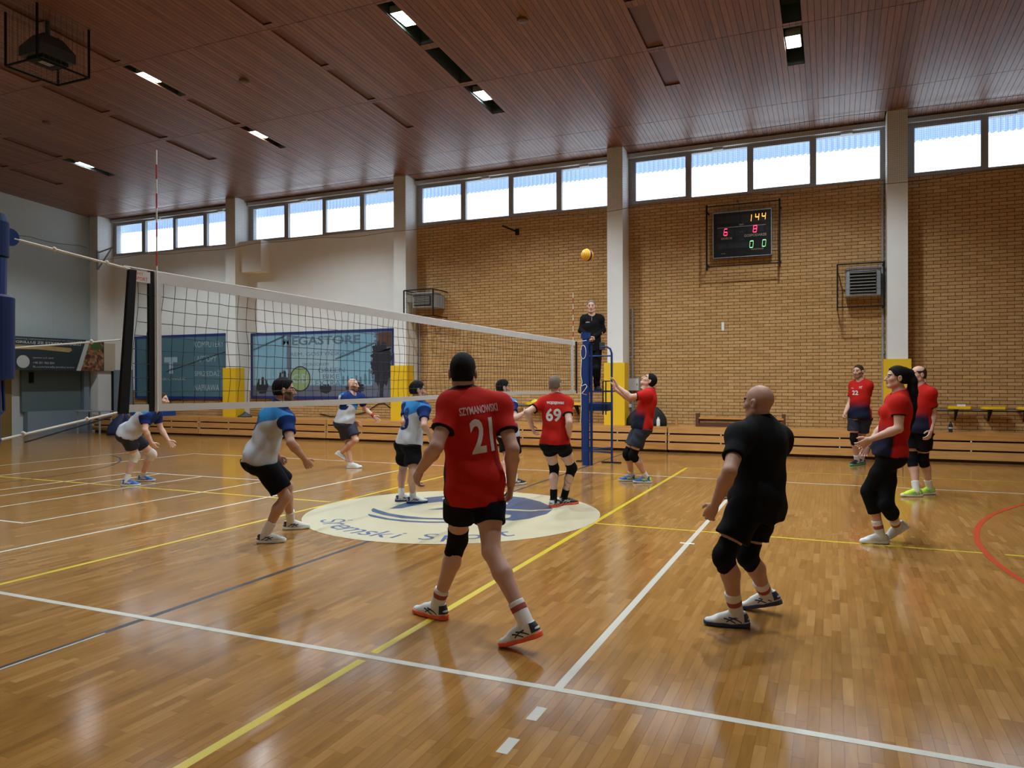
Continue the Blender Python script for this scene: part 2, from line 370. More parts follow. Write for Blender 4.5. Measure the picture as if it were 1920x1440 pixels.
# windows: one strip of four panes in each bay
M['glass'] = bpy.data.materials.new('window_glass'); M['glass'].use_nodes = True
_n = M['glass'].node_tree.nodes; _l = M['glass'].node_tree.links; _n.remove(_n['Principled BSDF'])
_t = _n.new('ShaderNodeBsdfTransparent'); _t.inputs[0].default_value = (.96,.98,1,1); _gl = _n.new('ShaderNodeBsdfGlossy'); _gl.inputs['Roughness'].default_value = .05
_mx = _n.new('ShaderNodeMixShader'); _mx.inputs[0].default_value = .06; _l.new(_t.outputs[0], _mx.inputs[1]); _l.new(_gl.outputs[0], _mx.inputs[2]); _l.new(_mx.outputs[0], _n['Material Output'].inputs[0])
M['corrug'] = bpy.data.materials.new('translucent_corrugated_sheet'); M['corrug'].use_nodes = True
_n = M['corrug'].node_tree.nodes; _l = M['corrug'].node_tree.links; _n.remove(_n['Principled BSDF'])
_t = _n.new('ShaderNodeBsdfTranslucent'); _t.inputs[0].default_value = (.20,.255,.38,1); _dd = _n.new('ShaderNodeBsdfDiffuse'); _dd.inputs[0].default_value = (.25,.3,.4,1)
_ad = _n.new('ShaderNodeAddShader'); _l.new(_t.outputs[0], _ad.inputs[0]); _l.new(_dd.outputs[0], _ad.inputs[1]); _l.new(_ad.outputs[0], _n['Material Output'].inputs[0])
WZ0, WZ1 = 5.93, 7.06
for i, (a, b) in enumerate(BAYS):
    w = thing('window_%d' % (i+1), ((a+b)/2, YW, WZ0), None, None, kind='structure')
    fa, fb = a+.09, b-.05
    g = G()
    g.box(a, fa, YW+.02, YW+.22, WZ0, WZ1); g.box(fb, b, YW+.02, YW+.22, WZ0, WZ1)
    g.box(fa, fb, YW+.0, YW+.12, WZ0, WZ0+.045); g.box(fa, fb, YW+.02, YW+.12, WZ1-.05, WZ1)
    g.box(fa, fa+.05, YW+.02, YW+.12, WZ0+.045, WZ1-.05); g.box(fb-.05, fb, YW+.02, YW+.12, WZ0+.045, WZ1-.05)
    part('window_frame', g, M['frame'], w)
    pw = (fb-fa)/4
    for k in range(1, 4): part('mullion', G().box(fa+pw*k-.05, fa+pw*k+.05, YW+.015, YW+.12, WZ0+.045, WZ1-.05), M['frame'], w)
    for k in range(4):
        xa, xb = fa+pw*k+.05, fa+pw*(k+1)-.05
        if k % 2 == 0:
            g = G(); z0, z1 = WZ0+.045, WZ1-.05
            g.box(xa, xb, YW+.0, YW+.06, z0, z0+.04); g.box(xa, xb, YW+.0, YW+.06, z1-.05, z1); g.box(xa, xa+.035, YW+.0, YW+.06, z0+.04, z1-.05); g.box(xb-.035, xb, YW+.0, YW+.06, z0+.04, z1-.05)
            part('sash', g, M['frame'], w)
        else:
            g = G().box((xa+xb)/2-.14, (xa+xb)/2+.10, YW-.05, YW+.0, WZ1-.05, WZ1-.01)
            part('window_opener', g, M['lintel'], w)
        part('pane', G().box(xa-.01, xb+.01, YW+.085, YW+.09, WZ0+.04, WZ1-.045), M['glass'], w)
# corrugated sheet hanging from the eaves outside
g = G(); nx = 800; xs = np.linspace(-19.2, 12.4, nx); vs = []
for k, x in enumerate(xs):
    yo = YW+.55+.03*math.sin(x*2*math.pi/.12); zb = 6.83+.03*math.sin(x*2*math.pi/.12+1.)
    vs += [(x, yo, zb), (x, yo, 7.6)]
g.add(vs, [(2*k, 2*k+2, 2*k+3, 2*k+1) for k in range(nx-1)])
single('eaves_sheet', g, M['corrug'], 'translucent corrugated sheet hanging outside above the high windows', 'roof sheet')

# ================================================================== other walls
EX = -18.8
g = G().box(EX-.35, EX, Y0-.35, YW+.35, 0, 9.2); single('wall_left', g, M['endwall'], kind='structure')
g = G().box(X1, X1+.35, Y0-.35, YW+.35, 0, 9.2); single('wall_right', g, M['plaster'], kind='structure')
g = G().box(X0-.35, X1+.35, Y0-.35, Y0, 0, 9.2); single('wall_front', g, M['plaster'], kind='structure')

# ================================================================== ceiling of narrow varnished boards
g = G(); za, zb = ceil_z(Y0-.35)+.55, ceil_z(YW+.35)+.55
g.add([(X0-.35,Y0-.35,za),(X1+.35,Y0-.35,za),(X1+.35,YW+.35,zb),(X0-.35,YW+.35,zb),(X0-.35,Y0-.35,za+.2),(X1+.35,Y0-.35,za+.2),(X1+.35,YW+.35,zb+.2),(X0-.35,YW+.35,zb+.2)],
      [(0,3,2,1),(4,5,6,7),(0,1,5,4),(1,2,6,5),(2,3,7,6),(3,0,4,7)])
ceil = single('ceiling', g, M['ceildark'], kind='structure'); cp = wpos(ceil)
ROWS = [(4.04, 5.41), (5.55, 6.9), (7.05, 8.4), (8.5, 9.87), (10.05, 11.41), (11.58, 12.95), (13.1, 14.48)]
SW = .28
LAMPS = []; DARK = []; BROWN = []
for xc in (-14.13, -8.13, -2.27, 3.68, 9.6):
    for r, (ya, yb) in enumerate(ROWS):
        key = (round(xc, 2), r)
        if r in (4, 6) and key != (-14.13, 4) and xc < 9: LAMPS.append((xc, ya, yb))
        elif r in (0, 2) and -14 < xc < 9 and key != (-8.13, 2): LAMPS.append((xc, ya, yb))  # near rows: unseen lamps added for light on the near floor
        elif key == (-2.27, 5): DARK.append((xc, ya, yb))
        elif key == (3.68, 5): DARK.append((xc, ya, yb))
        else: BROWN.append((xc, ya, yb))
for xc in (-16.3, -10.4, -4.5, 1.45, 7.4):
    for ya, yb in ROWS: BROWN.append((xc, ya, yb))
SLOTS = LAMPS+DARK+BROWN
CWID = .098; seams = [-2.6, .8, 3.9, 6.95, 10.0, 13.03, 16.08, 17.75]
boards = []
for x in np.arange(X0, X1, CWID):
    xm = x+CWID/2
    for ya, yb in zip(seams[:-1], seams[1:]):
        segs = [(ya+.006, yb-.006)]
        for xc, sa, sb in SLOTS:
            if abs(xm-xc) < SW/2-.01 and sa < yb and sb > ya:
                ns = []
                for p, q_ in segs:
                    if sa > p+.02: ns.append((p, min(q_, sa)))
                    if sb < q_-.02: ns.append((max(p, sb), q_))
                segs = [t for t in ns if t[1]-t[0] > .01]
        for p, q_ in segs:
            if q_ > 17.1 and any(5.336-6*k-.02 < xm < 5.717-6*k+.02 for k in range(5)): q_ = YP
            boards.append((x+.0028, min(x+CWID-.0028, X1), p, q_))
boards = np.array(boards)
bc = np.column_stack([(boards[:,0]+boards[:,1])/2, (boards[:,2]+boards[:,3])/2, ceil_z((boards[:,2]+boards[:,3])/2)])
d = bc-CAM; bz = d@FW; bx = 960+F*(d@RT)/np.maximum(bz,.01); by = 720-F*(d@UP)/np.maximum(bz,.01)
bv = (bz > 1) & (bx > -20) & (bx < 1940) & (by > -10); ln = boards[:,3]-boards[:,2]
score = np.where(bv, ln/bz**2, -1); bn = np.zeros(len(boards), bool); bn[np.argsort(-score)[:300]] = True
btone = RNG.random(len(boards)); q = G()
def board(q, b):
    a, c, ya, yb = b; z0, z1 = ceil_z(ya), ceil_z(yb); dz = random.uniform(-.0015, .0015)
    q.add([(a,ya,z0+dz),(c,ya,z0+dz),(c,yb,z1+dz),(a,yb,z1+dz),(a,ya,z0+.018),(c,ya,z0+.018),(c,yb,z1+.018),(a,yb,z1+.018)], [(0,3,2,1),(4,5,6,7),(0,1,5,4),(1,2,6,5),(2,3,7,6),(3,0,4,7)])
cache = {}
for i in np.where(bn)[0]:
    b = boards[i]; key = (round(b[3]-b[2], 3), round(b[1]-b[0], 3), int(btone[i]*6))
    if key not in cache:
        qq = G(); qq.tone = (key[2]+.5)/6; L = b[3]-b[2]; w = (b[1]-b[0])/2; s = -.065*L/2
        qq.add([(-w,-L/2,-s),(w,-L/2,-s),(w,L/2,s),(-w,L/2,s),(-w,-L/2,-s+.018),(w,-L/2,-s+.018),(w,L/2,s+.018),(-w,L/2,s+.018)], [(0,3,2,1),(4,5,6,7),(0,1,5,4),(1,2,6,5),(2,3,7,6),(3,0,4,7)])
        me = qq.mesh('ceiling_board'); me.materials.append(M['ceilboard']); cache[key] = me
    link('ceiling_board', cache[key], ceil, bc[i]-cp+np.array([0,0,random.uniform(-.0015,.0015)]))
for i in np.where(~bn)[0]: q.tone = btone[i]; board(q, boards[i])
part('ceiling_boarding', q, M['ceilboard'], ceil, kind='stuff')
# recesses: boarded-over ones, open dark ones, and those with a floodlight
def recess(q, xc, ya, yb, up, w=SW/2+.01):
    z0, z1 = ceil_z(ya), ceil_z(yb)
    q.add([(xc-w,ya,z0+up),(xc+w,ya,z0+up),(xc+w,yb,z1+up),(xc-w,yb,z1+up),(xc-w,ya,z0+.005),(xc+w,ya,z0+.005),(xc+w,yb,z1+.005),(xc-w,yb,z1+.005)],
          [(0,3,2,1),(0,1,5,4),(1,2,6,5),(2,3,7,6),(3,0,4,7)])
for xc, ya, yb in BROWN: q = G(); recess(q, xc, ya, yb, .024); part('recess_panel', q, M['ceilpanel'], ceil)
for xc, ya, yb in DARK: q = G(); recess(q, xc, ya, yb, .30); part('open_recess', q, M['slotdark'], ceil)
lamp_lbl = {(-14.13, 6): 'lit floodlight in ceiling slot farthest left, near the end wall', (-8.13, 4): 'lit floodlight in ceiling slot right of the caged ceiling heater',
            (-8.13, 6): 'lit floodlight in ceiling slot above the net antenna tip, nearer the windows', (-2.27, 4): 'lit floodlight at the top edge above an open dark slot',
            (-2.27, 6): 'lit floodlight below the open dark ceiling slot', (3.68, 6): 'brightest floodlight, on the ceiling above the scoreboard'}
for xc, ya, yb in LAMPS:
    r = ROWS.index((ya, yb)); ym = (ya+yb)/2-.1; zc = ceil_z(ym)
    t = thing('ceiling_light', (xc, ym, zc), lamp_lbl.get((xc, r), 'unseen floodlight in a ceiling slot, added to light the near half of the hall'), 'ceiling light', 'floodlights recessed in the ceiling')
    q = G(); recess(q, xc, ya, yb, .42); part('housing', q, M['slotdark'], t)
    part('lens', G().box(xc-.113, xc+.113, ym-.23, ym+.23, zc+.055, zc+.065), M['lens'], t)
    q = G().box(xc-.125, xc+.125, ym-.25, ym+.25, zc+.07, zc+.16)
    for e in ((xc-.125, xc-.115, ym-.25, ym+.25), (xc+.115, xc+.125, ym-.25, ym+.25), (xc-.125, xc+.125, ym-.25, ym-.24), (xc-.125, xc+.125, ym+.24, ym+.25)): q.box(*e, zc+.04, zc+.07)
    part('lamp_body', q, M['lampref'], t)
    sp = bpy.data.lights.new('floodlight_beam', 'SPOT'); sp.energy = LAMP_POWER*(.75 if r == 0 else 1); sp.spot_size = math.radians(131); sp.spot_blend = .45; sp.shadow_soft_size = .09; sp.color = (.83, .94, 1.0)
    so_ = link('floodlight_beam', sp, t, (0, 0, .045))
for x, y in ((-6.4, 11.33), (-12.25, 11.32), (-.4, 11.29)):
    tag(single('smoke_detector', G().lathe((x, y, ceil_z(y)-.045), [(.03,0),(.09,.012),(.10,.045)], 16), M['ceilpanel'], smooth=False),
        {-6.4: 'small brown disc on the ceiling above the net', -12.25: 'small brown disc on the ceiling left of the others', -.4: 'small brown disc on the ceiling near the top centre'}[x], 'detector', 'ceiling discs')
# ================================================================== folding wooden stands along the window wall
BJ = [-18.1, -13.405, -8.658, -3.91, .842, 5.59, 10.34, 12.0]
bl_lbl = ['low wooden stand at the far left end, beside the end wall', 'low wooden stand under the teal banner with white words',
          'low wooden stand under the banner with trees and a street', 'low wooden stand behind the players at the net centre',
          'low wooden stand behind the umpire chair', 'low wooden stand below the scoreboard with a dark bench on it',
          'low wooden stand at the right edge with a water bottle on it', 'low wooden stand beyond the right edge']
BF = 16.8
random.seed(3)
for k in range(len(BJ)-1):
    a, b = BJ[k]+.012, BJ[k+1]-.012
    lab = bl_lbl[[0,1,2,3,5,6,7][k]] if k < 7 else bl_lbl[7]
    if k == 3: lab = 'low wooden stand behind the net and the umpire chair'
    t = thing('folding_stand', ((a+b)/2, 17.27, 0), lab, 'stand', 'folding wooden stands')
    for j, (z0, z1) in enumerate(((.06, .215), (.252, .402), (.437, .568))):
        q = G(); q.tone = random.random(); yf = BF+.012*j
        q.box(a, b, yf, yf+.03, z0, z1); part('front_plank', q, M['pinewood'], t)
    for j in range(4):
        q = G(); q.tone = random.random(); y0 = BF+.055+j*.222; q.box(a, b, y0, y0+.216, .535, .566); part('deck_plank', q, M['pinewood'], t)
    q = G(); q.box(a+.02, b-.02, BF+.09, YW-.05, .0, .06); q.box(a+.05, b-.05, BF+.3, BF+.34, .06, .53); part('carriage', M and q, M['darkwood'], t)
    for x in (a+.02, b-.06): part('end_frame', G().box(x, x+.04, BF+.06, YW-.04, .06, .53), M['darkwood'], t)
    for x in (a+.01, (a+b)/2-1.2, (a+b)/2+1.2, b-.03):
        for z in (.418, .233): part('clip', G().box(x, x+.022, BF+.0, BF+.03, z-.012, z+.012), M['white'], t)

# ================================================================== yellow pads on the pillars
pad_lbl = ['yellow foam pad on the pillar behind the woman with a ponytail', 'yellow foam pad on the pillar behind the umpire chair',
           'yellow foam pad on the pillar right of the banner with trees', 'yellow foam pad on the pillar between the two blue banners']
for k in range(4):
    x = 5.265-6*k
    t = thing('pillar_pad', (x+.254, 17.14, .57), pad_lbl[k], 'pad', 'pillar pads')
    q = G(); q.box(x, x+.508, 17.11, YP-.002, .57, 2.062); part('front_pad', q, M['yellow'], t)
    part('side_pad', G().box(x, x+.068, YP, 17.48, .57, 2.062), M['yellow'], t); part('side_pad', G().box(x+.455, x+.508, YP, 17.48, .57, 2.062), M['yellow'], t)

# ================================================================== protective net in front of the windows
q = G(); NY = 17.09; w = .0011
def netz(x): return 5.70+.035*math.sin(x*1.05)+.02*math.sin(x*2.7+1)
for x in np.arange(-18.6, 11.9, .04): q.box(x-w, x+w, NY-w, NY+w, netz(x), 7.19)
xs = np.arange(-18.6, 11.95, .3)
for z in np.arange(5.74, 7.2, .04): q.box(-18.6, 11.9, NY-w, NY+w, z-w, z+w)
t = thing('protective_net', (-3.3, NY, 5.7), 'fine protective net hanging in front of the high windows', 'net')
tag(part('net_mesh', q, M['netfine'], t), kind='stuff')
part('lower_cord', G().tube([(x, NY, netz(x)) for x in xs], .006, 5), M['darkgrey'], t)
part('upper_cord', G().tube([(x, NY-.01, 7.20-.05*abs(math.sin(x*.52+.8))) for x in np.arange(-18.6, 11.95, .2)], .005, 5), M['darkgrey'], t)
q = G(); NX = -18.35
for y in np.arange(7.0, 16.95, .05): q.box(NX-w, NX+w, y-w, y+w, 2.95, 6.1)
for z in np.arange(2.95, 6.1, .05): q.box(NX-w, NX+w, 7.0, 16.95, z-w, z+w)
t = thing('protective_net', (NX, 12, 2.9), 'fine protective net hanging in front of the grey end wall', 'net')
tag(part('net_mesh', q, M['netpale'], t), kind='stuff')
part('upper_cord', G().tube([(NX, y, 6.12-.06*abs(math.sin(y*1.9))) for y in np.arange(7, 16.95, .12)], .008, 5), M['darkgrey'], t)

# ================================================================== volleyball net
NB0, NB1 = 3.45, 12.86
def nz(y, base, sag): u = (y-NB0)/(NB1-NB0); return base-sag*4*u*(1-u)
def top(y): return 2.372-.030*(y-NB0)/(NB1-NB0)-.012*4*((y-NB0)/(NB1-NB0))*(1-(y-NB0)/(NB1-NB0))
def bot(y): return 1.405+.012*math.sin(y*.8)
net = thing('volleyball_net', (0, 8.1, 1.4), 'black volleyball net with white tapes strung across the court', 'net')
def strip(y0, y1, zt, zb, x=.006, n=40, seed=0):
    q = G(); ys = np.linspace(y0, y1, n); vs = []
    for y in ys:
        wv = .004*math.sin(y*5+seed); vs += [(-x+wv, y, zb(y)), (x+wv, y, zb(y)), (x+wv, y, zt(y)), (-x+wv, y, zt(y))]
    fs = []
    for i in range(n-1):
        for k in range(4): fs.append((4*i+k, 4*i+(k+1) % 4, 4*i+4+(k+1) % 4, 4*i+4+k))
    return q.add(vs, fs+[(3,2,1,0), (4*n-4, 4*n-3, 4*n-2, 4*n-1)])
part('top_tape', strip(3.66, 12.75, top, lambda y: top(y)-.075), M['band'], net)
part('top_cable', G().tube([(0, y, top(y)+.004) for y in np.linspace(NB0, NB1, 30)], .006, 6), M['rope'], net)
part('bottom_tape', strip(3.44, 12.85, lambda y: bot(y)+.05, bot), M['band'], net)
part('side_tape', strip(3.69, 3.745, lambda y: top(y)-.005, bot, .009, 3), M['band'], net)
part('side_tape', strip(12.56, 12.62, lambda y: top(y)-.005, bot, .009, 3), M['band'], net)
part('edge_tape', G().add([(-.012,3.49,2.36),(-.012,3.545,2.36),(-.012,3.48,1.40),(-.012,3.41,1.40),(.012,3.49,2.36),(.012,3.545,2.36),(.012,3.48,1.40),(.012,3.41,1.40)], [(0,1,2,3),(7,6,5,4),(0,4,5,1),(1,5,6,2),(2,6,7,3),(3,7,4,0)]), M['black'], net)
part('edge_tape', strip(3.645, 3.685, top, bot, .010, 3), M['black'], net)
part('edge_tape', strip(12.80, 12.86, top, bot, .010, 3), M['black'], net)
part('maker_patch', G().box(-.008, .008, 3.52, 3.655, 2.285, 2.362), M['band'], net)
q = G(); put_text(q, 'SPORT', (.0085, 3.535, 2.296), (0,1,0), (0,0,1), .024, .10, (1,0,0)); put_text(q, 'MT', (.0085, 3.55, 2.33), (0,1,0), (0,0,1), .02, .05, (1,0,0)); part('maker_mark', q, M['red'], net)
random.seed(11)
q = G(); r = .0024
ys = list(np.arange(3.56, 12.80, .102)); zs = [2.28-i*.104 for i in range(9)]
P = {}
for i, y in enumerate(ys):
    for j in range(10):
        zt, zb = top(y)-.07, bot(y)+.045
        z = zt+(zb-zt)*j/9
        P[i, j] = np.array([.006*math.sin(i*.9+j)+random.uniform(-.003, .003), y+.010*math.sin(j*.8+i*.31)+random.uniform(-.003, .003)-(.045*(j/9) if y < 4.2 else 0), z+random.uniform(-.003, .003)])
for i in range(len(ys)):
    q.tube([P[i, j] for j in range(10)], r, 4, cap=False)
for j in range(1, 9): q.tube([P[i, j] for i in range(len(ys))], r, 4, cap=False)
tag(part('net_mesh', q, M['net'], net), kind='stuff')
# antennas: red and white rods
for y, lab in ((3.70, 1), (12.61, 2)):
    for k in range(18):
        z0 = 1.41+k*.1; part('antenna', G().tube([(.018, y, z0), (.018, y, z0+.1)], .0055, 6), M['red' if k % 2 == 0 and k > 9 else 'white'], net)
# ropes to the near post
def rope(p, q_, r=.007, m='rope', sag=0., n=8, nm='rope'):
    p, q_ = np.asarray(p, float), np.asarray(q_, float)
    part(nm, G().tube([p+(q_-p)*i/n-np.array([0,0,sag*4*(i/n)*(1-i/n)]) for i in range(n+1)], r, 6), M[m], net)
rope((0, 3.50, 2.362), (0, 2.74, 2.43), .008)
rope((0, 3.43, 1.888), (0, 2.73, 1.804), .0065)
rope((0, 3.40, 1.41), (0, 2.665, 1.285), .008); rope((0, 3.36, 1.385), (0, 2.8, 1.262), .005, 'black')
for y, z in ((3.33, 2.379), (2.98, 2.408), (3.22, 1.863), (3.19, 1.375), (2.79, 1.31)):
    part('rope_knot', G().lathe((0, y-.012, z), [(.005,0),(.014,.006),(.016,.014),(.005,.028)], 8, (0,1,.1)), M['rope'], net, smooth=True)
rope((0, 12.86, 2.34), (-.03, 13.54, 2.40), .006); rope((0, 12.86, 1.42), (-.03, 13.54, 1.36), .005)

# posts
t = thing('net_post', (0, 2.60, 0), 'blue padded net post at the left edge of the picture', 'post', 'net posts')
part('pole', G().tube([(0, 2.60, 0), (0, 2.60, 2.50)], .04, 14), M['blue'], t, smooth=False)
part('head_sleeve', G().lathe((0, 2.60, 2.30), [(.05,0),(.098,.01),(.1,.2),(.085,.245),(.02,.25)], 32), M['bluepad'], t)
part('pole_sleeve', G().lathe((0, 2.60, 2.05), [(.085,0),(.09,.25)], 18), M['blue'], t)
part('post_pad', G().lathe((0, 2.60, 1.62), [(.10,0),(.122,.01),(.125,.46),(.10,.475)], 32), M['bluepad'], t)
part('lower_sleeve', G().lathe((0, 2.60, 1.25), [(.055,0),(.06,.38)], 16), M['blue'], t)
part('pulley', G().lathe((0, 2.72, 2.435), [(.03,-.006),(.05,-.006),(.05,.006),(.03,.006)], 16, (1,0,0)), M['blue'], t)
part('crank', G().tube([(.02, 2.665, 1.62), (.02, 2.67, 1.45), (.03, 2.63, 1.42)], .009, 6), M['blue'], t)
t = thing('net_post', (-.07, 13.63, 0), 'blue net post standing in front of the umpire chair', 'post', 'net posts')
part('pole', G().lathe((-.07, 13.63, 0), [(.072,0),(.07,.28),(.066,.30),(.066,2.42),(.075,2.43),(.075,2.54)], 18), M['blue'], t)
part('head', G().box(-.15, .01, 13.57, 13.69, 2.44, 2.55), M['blue'], t)
part('winch_tube', G().tube([(.035, 13.64, 0), (.035, 13.64, 2.33)], .026, 10), M['bluepad'], t)
part('tube_cap', G().box(-.01, .08, 13.60, 13.68, 2.33, 2.345), M['bluepad'], t)
c = np.array([-.10, 13.555, 2.18]); part('rope_loop', G().tube([c+np.array([.055*math.cos(a), 0, .13*math.sin(a)]) for a in np.linspace(0, 2*math.pi, 20)], .006, 5), M['rope'], t)
part('rope_tail', G().tube([(-.13, 13.55, 2.05), (-.15, 13.55, 1.75), (-.12, 13.55, 1.6), (-.15, 13.55, 1.5), (-.14, 13.55, 1.1), (-.16, 13.55, .8)], .006, 5), M['rope'], t)
part('rope_bow', G().tube([(-.15, 13.55, 1.52), (-.05, 13.55, 1.56), (-.02, 13.55, 1.52), (-.09, 13.55, 1.42), (-.12, 13.55, 1.40)], .007, 5), M['rope'], t)

# umpire chair
t = thing('umpire_chair', (0, 14.45, 0), 'tall blue tubular umpire chair behind the net post', 'umpire chair')
L = {'a': (-.33, 14.20), 'b': (.28, 14.20), 'c': (-.33, 14.78), 'd': (.12, 14.78)}
for k, (x, y) in L.items():
    if k == 'b': P = [(x, y, 0), (x, y, 2.18), (x-.03, y, 2.26), (x-.10, y, 2.30), (x-.2, y, 2.30)]
    else: P = [(x, y, 0), (x, y, 2.25 if k in 'a' else 2.2)]
    part('leg', G().tube(P, .02, 10), M['blue'], t)
def rail(a, b, z, z2=None, r=.015, nm='rail'): part(nm, G().tube([(*L[a], z), (*L[b], z2 if z2 else z)], r, 8), M['blue'], t)
rail('a','b',2.12); rail('a','b',1.17); rail('a','b',.23,.20); rail('b','d',.95); rail('a','c',2.12); rail('b','d',2.12); rail('a','c',1.17); rail('c','d',1.17); rail('a','c',.22); rail('c','d',.22); rail('b','d',.22)
rail('a','b',.24,.30)
for i in range(9): part('rung', G().tube([(-.33, 14.22, .3+.2*i), (-.33, 14.76, .3+.2*i)], .013, 6), M['silver'], t)
part('platform', G().box(-.33, .24, 14.22, 14.76, 1.40, 1.43), M['blue'], t)
part('foot_guard', G().tube([(.12, 14.2, 1.62), (.20, 14.2, 1.62), (.28, 14.2, 1.62)], .012, 6), M['black'], t)
for x in (.1, .16): part('strut', G().tube([(x, 14.2, .95), (x, 14.2, 1.62)], .012, 6), M['black'], t)
part('foot', G().box(.08, .46, 14.15, 14.25, 0, .02), M['black'], t); part('foot', G().box(-.45, -.24, 14.15, 14.25, 0, .02), M['black'], t)
part('seat_cushion', G().box(.0, .085, 14.3, 14.4, 2.25, 2.40), M['darkgrey'], t)
part('padding', G().box(-.22, .16, 14.3, 14.7, 1.02, 1.16), M['bluepad'], t)

# ================================================================== scoreboard
SX0, SX1, SZ0, SZ1, SY = 1.755, 3.044, 4.45, 5.505, 17.55
t = thing('scoreboard', ((SX0+SX1)/2, SY+.08, SZ0), 'black electronic scoreboard in a cage high on the brick wall', 'scoreboard')
part('case', G().box(SX0, SX1, SY+.005, SY+.14, SZ0, SZ1), M['darkgrey'], t)
M['sbface'] = mat('scoreboard_face', (.006,.008,.010), .3)
part('face', G().box(SX0+.012, SX1-.012, SY, SY+.01, SZ0+.012, SZ1-.012), M['sbface'], t)
q = G()
for a in ((SX0, SX1, SZ0, SZ0+.014), (SX0, SX1, SZ1-.022, SZ1), (SX0, SX0+.014, SZ0, SZ1), (SX1-.014, SX1, SZ0, SZ1)): q.box(a[0], a[1], SY-.008, SY+.02, a[2], a[3])
part('rim', q, M['silver'], t)
def sb(u, v): return np.array([SX0+(SX1-SX0)*u, SY-.002, SZ1-(SZ1-SZ0)*v])       # u, v from the top left corner
M['ledO'] = mat('orange_led', (.1,.02,0), .5, emit=(1,.25,.03), estr=5.0); M['ledR'] = mat('red_led', (.1,0,.01), .5, emit=(1,.03,.10), estr=3.5); M['ledG'] = mat('green_led', (.02,.1,.02), .5, emit=(.35,.85,.35), estr=1.3)
SEG = {'0':'abcdef','1':'bc','2':'abged','4':'fgbc','6':'afgedc','8':'abcdefg'}
def digit(ch, u, v, m, h=.145, wd=.072):
    o = sb(u, v); q = G(); th = .019
    H = {'a': (0, h), 'g': (0, h/2), 'd': (0, 0)}; sh = .012
    for s_ in SEG[ch]:
        if s_ in H: z = H[s_][1]; x = z/h*sh; q.bar(o+np.array([x+.006,0,z]), o+np.array([x+wd-.006,0,z]), .006, th)
        else:
            x = wd if s_ in 'bc' else 0; za, zb = (h/2, h) if s_ in 'bf' else (0, h/2)
            q.bar(o+np.array([x+za/h*sh,0,za]), o+np.array([x+zb/h*sh,0,zb]), th, .006, (1,0,0))
    part('digit', q, m, t)
for ch, u, v, m in (('1', .60, .245, 'ledO'), ('4', .725, .235, 'ledO'), ('4', .835, .23, 'ledO'), ('6', .19, .51, 'ledR'), ('8', .69, .485, 'ledR'), ('0', .63, .81, 'ledG'), ('0', .84, .805, 'ledG')): digit(ch, u, v, M[m])
M['sbtext'] = mat('scoreboard_lettering', (.62,.56,.38), .6); M['sbpanel'] = mat('scoreboard_panel', (.016,.019,.023), .35)
for tx, u, v, h, wd in (('GOŚCIE', .145, .60, .058, .24), ('GOSPODARZE', .54, .575, .055, .48), ('SET', .455, .475, .03, .075), ('360', .45, .315, .035, .10), ('PRZEWINIENIA', .66, .865, .028, .26), ('KARNE', .145, .915, .02, .09)):
    q = G(); put_text(q, tx, sb(u, v), (1,0,0), (0,0,1), h, wd, (0,-1,0), .001); part('lettering', q, M['sbtext'], t)
for u0, v0, u1, v1 in ((.08,.10,.46,.24), (.49,.10,.9,.26), (.08,.36,.36,.52), (.60,.34,.86,.49), (.08,.68,.24,.80), (.26,.68,.6,.80), (.38,.38,.56,.52), (.44,.55,.53,.65)):
    a, b = sb(u0, v1), sb(u1, v0); part('display_window', G().box(a[0], b[0], SY-.003, SY+.001, a[2], b[2]), M['sbpanel'], t)
q = G(); a, b = sb(.08, .345), sb(.90, .335); q.box(a[0], b[0], SY-.004, SY, a[2], b[2]); part('divider', q, M['silver'], t)
# cage in front of it
cg = thing('scoreboard_cage', (2.4, 17.5, 4.2), 'black wire cage fixed around the scoreboard', 'cage')
for x in (1.64, 3.22): part('upright', G().box(x-.018, x+.018, 17.36, 17.40, 4.16, 5.66), M['black'], cg); part('wall_arm', G().box(x-.012, x+.012, 17.38, YW-.003, 5.50, 5.53), M['black'], cg); part('wall_arm', G().box(x-.012, x+.012, 17.38, YW-.003, 4.28, 4.31), M['black'], cg)
for z in (4.24, 5.62): part('crossbar', G().box(1.64, 3.22, 17.37, 17.39, z-.01, z+.01), M['black'], cg)
q = G()
for x in np.arange(1.7, 3.2, .11): q.box(x-.0015, x+.0015, 17.38, 17.383, 4.24, 5.62)
for z in np.arange(4.3, 5.6, .11): q.box(1.64, 3.22, 17.38, 17.383, z-.0015, z+.0015)
tag(part('wire_mesh', q, M['black'], cg), kind='stuff')
part('stay_rod', G().tube([(2.28, YW-.02, 5.78), (2.38, 17.38, 5.62)], .018, 8), M['black'], cg)

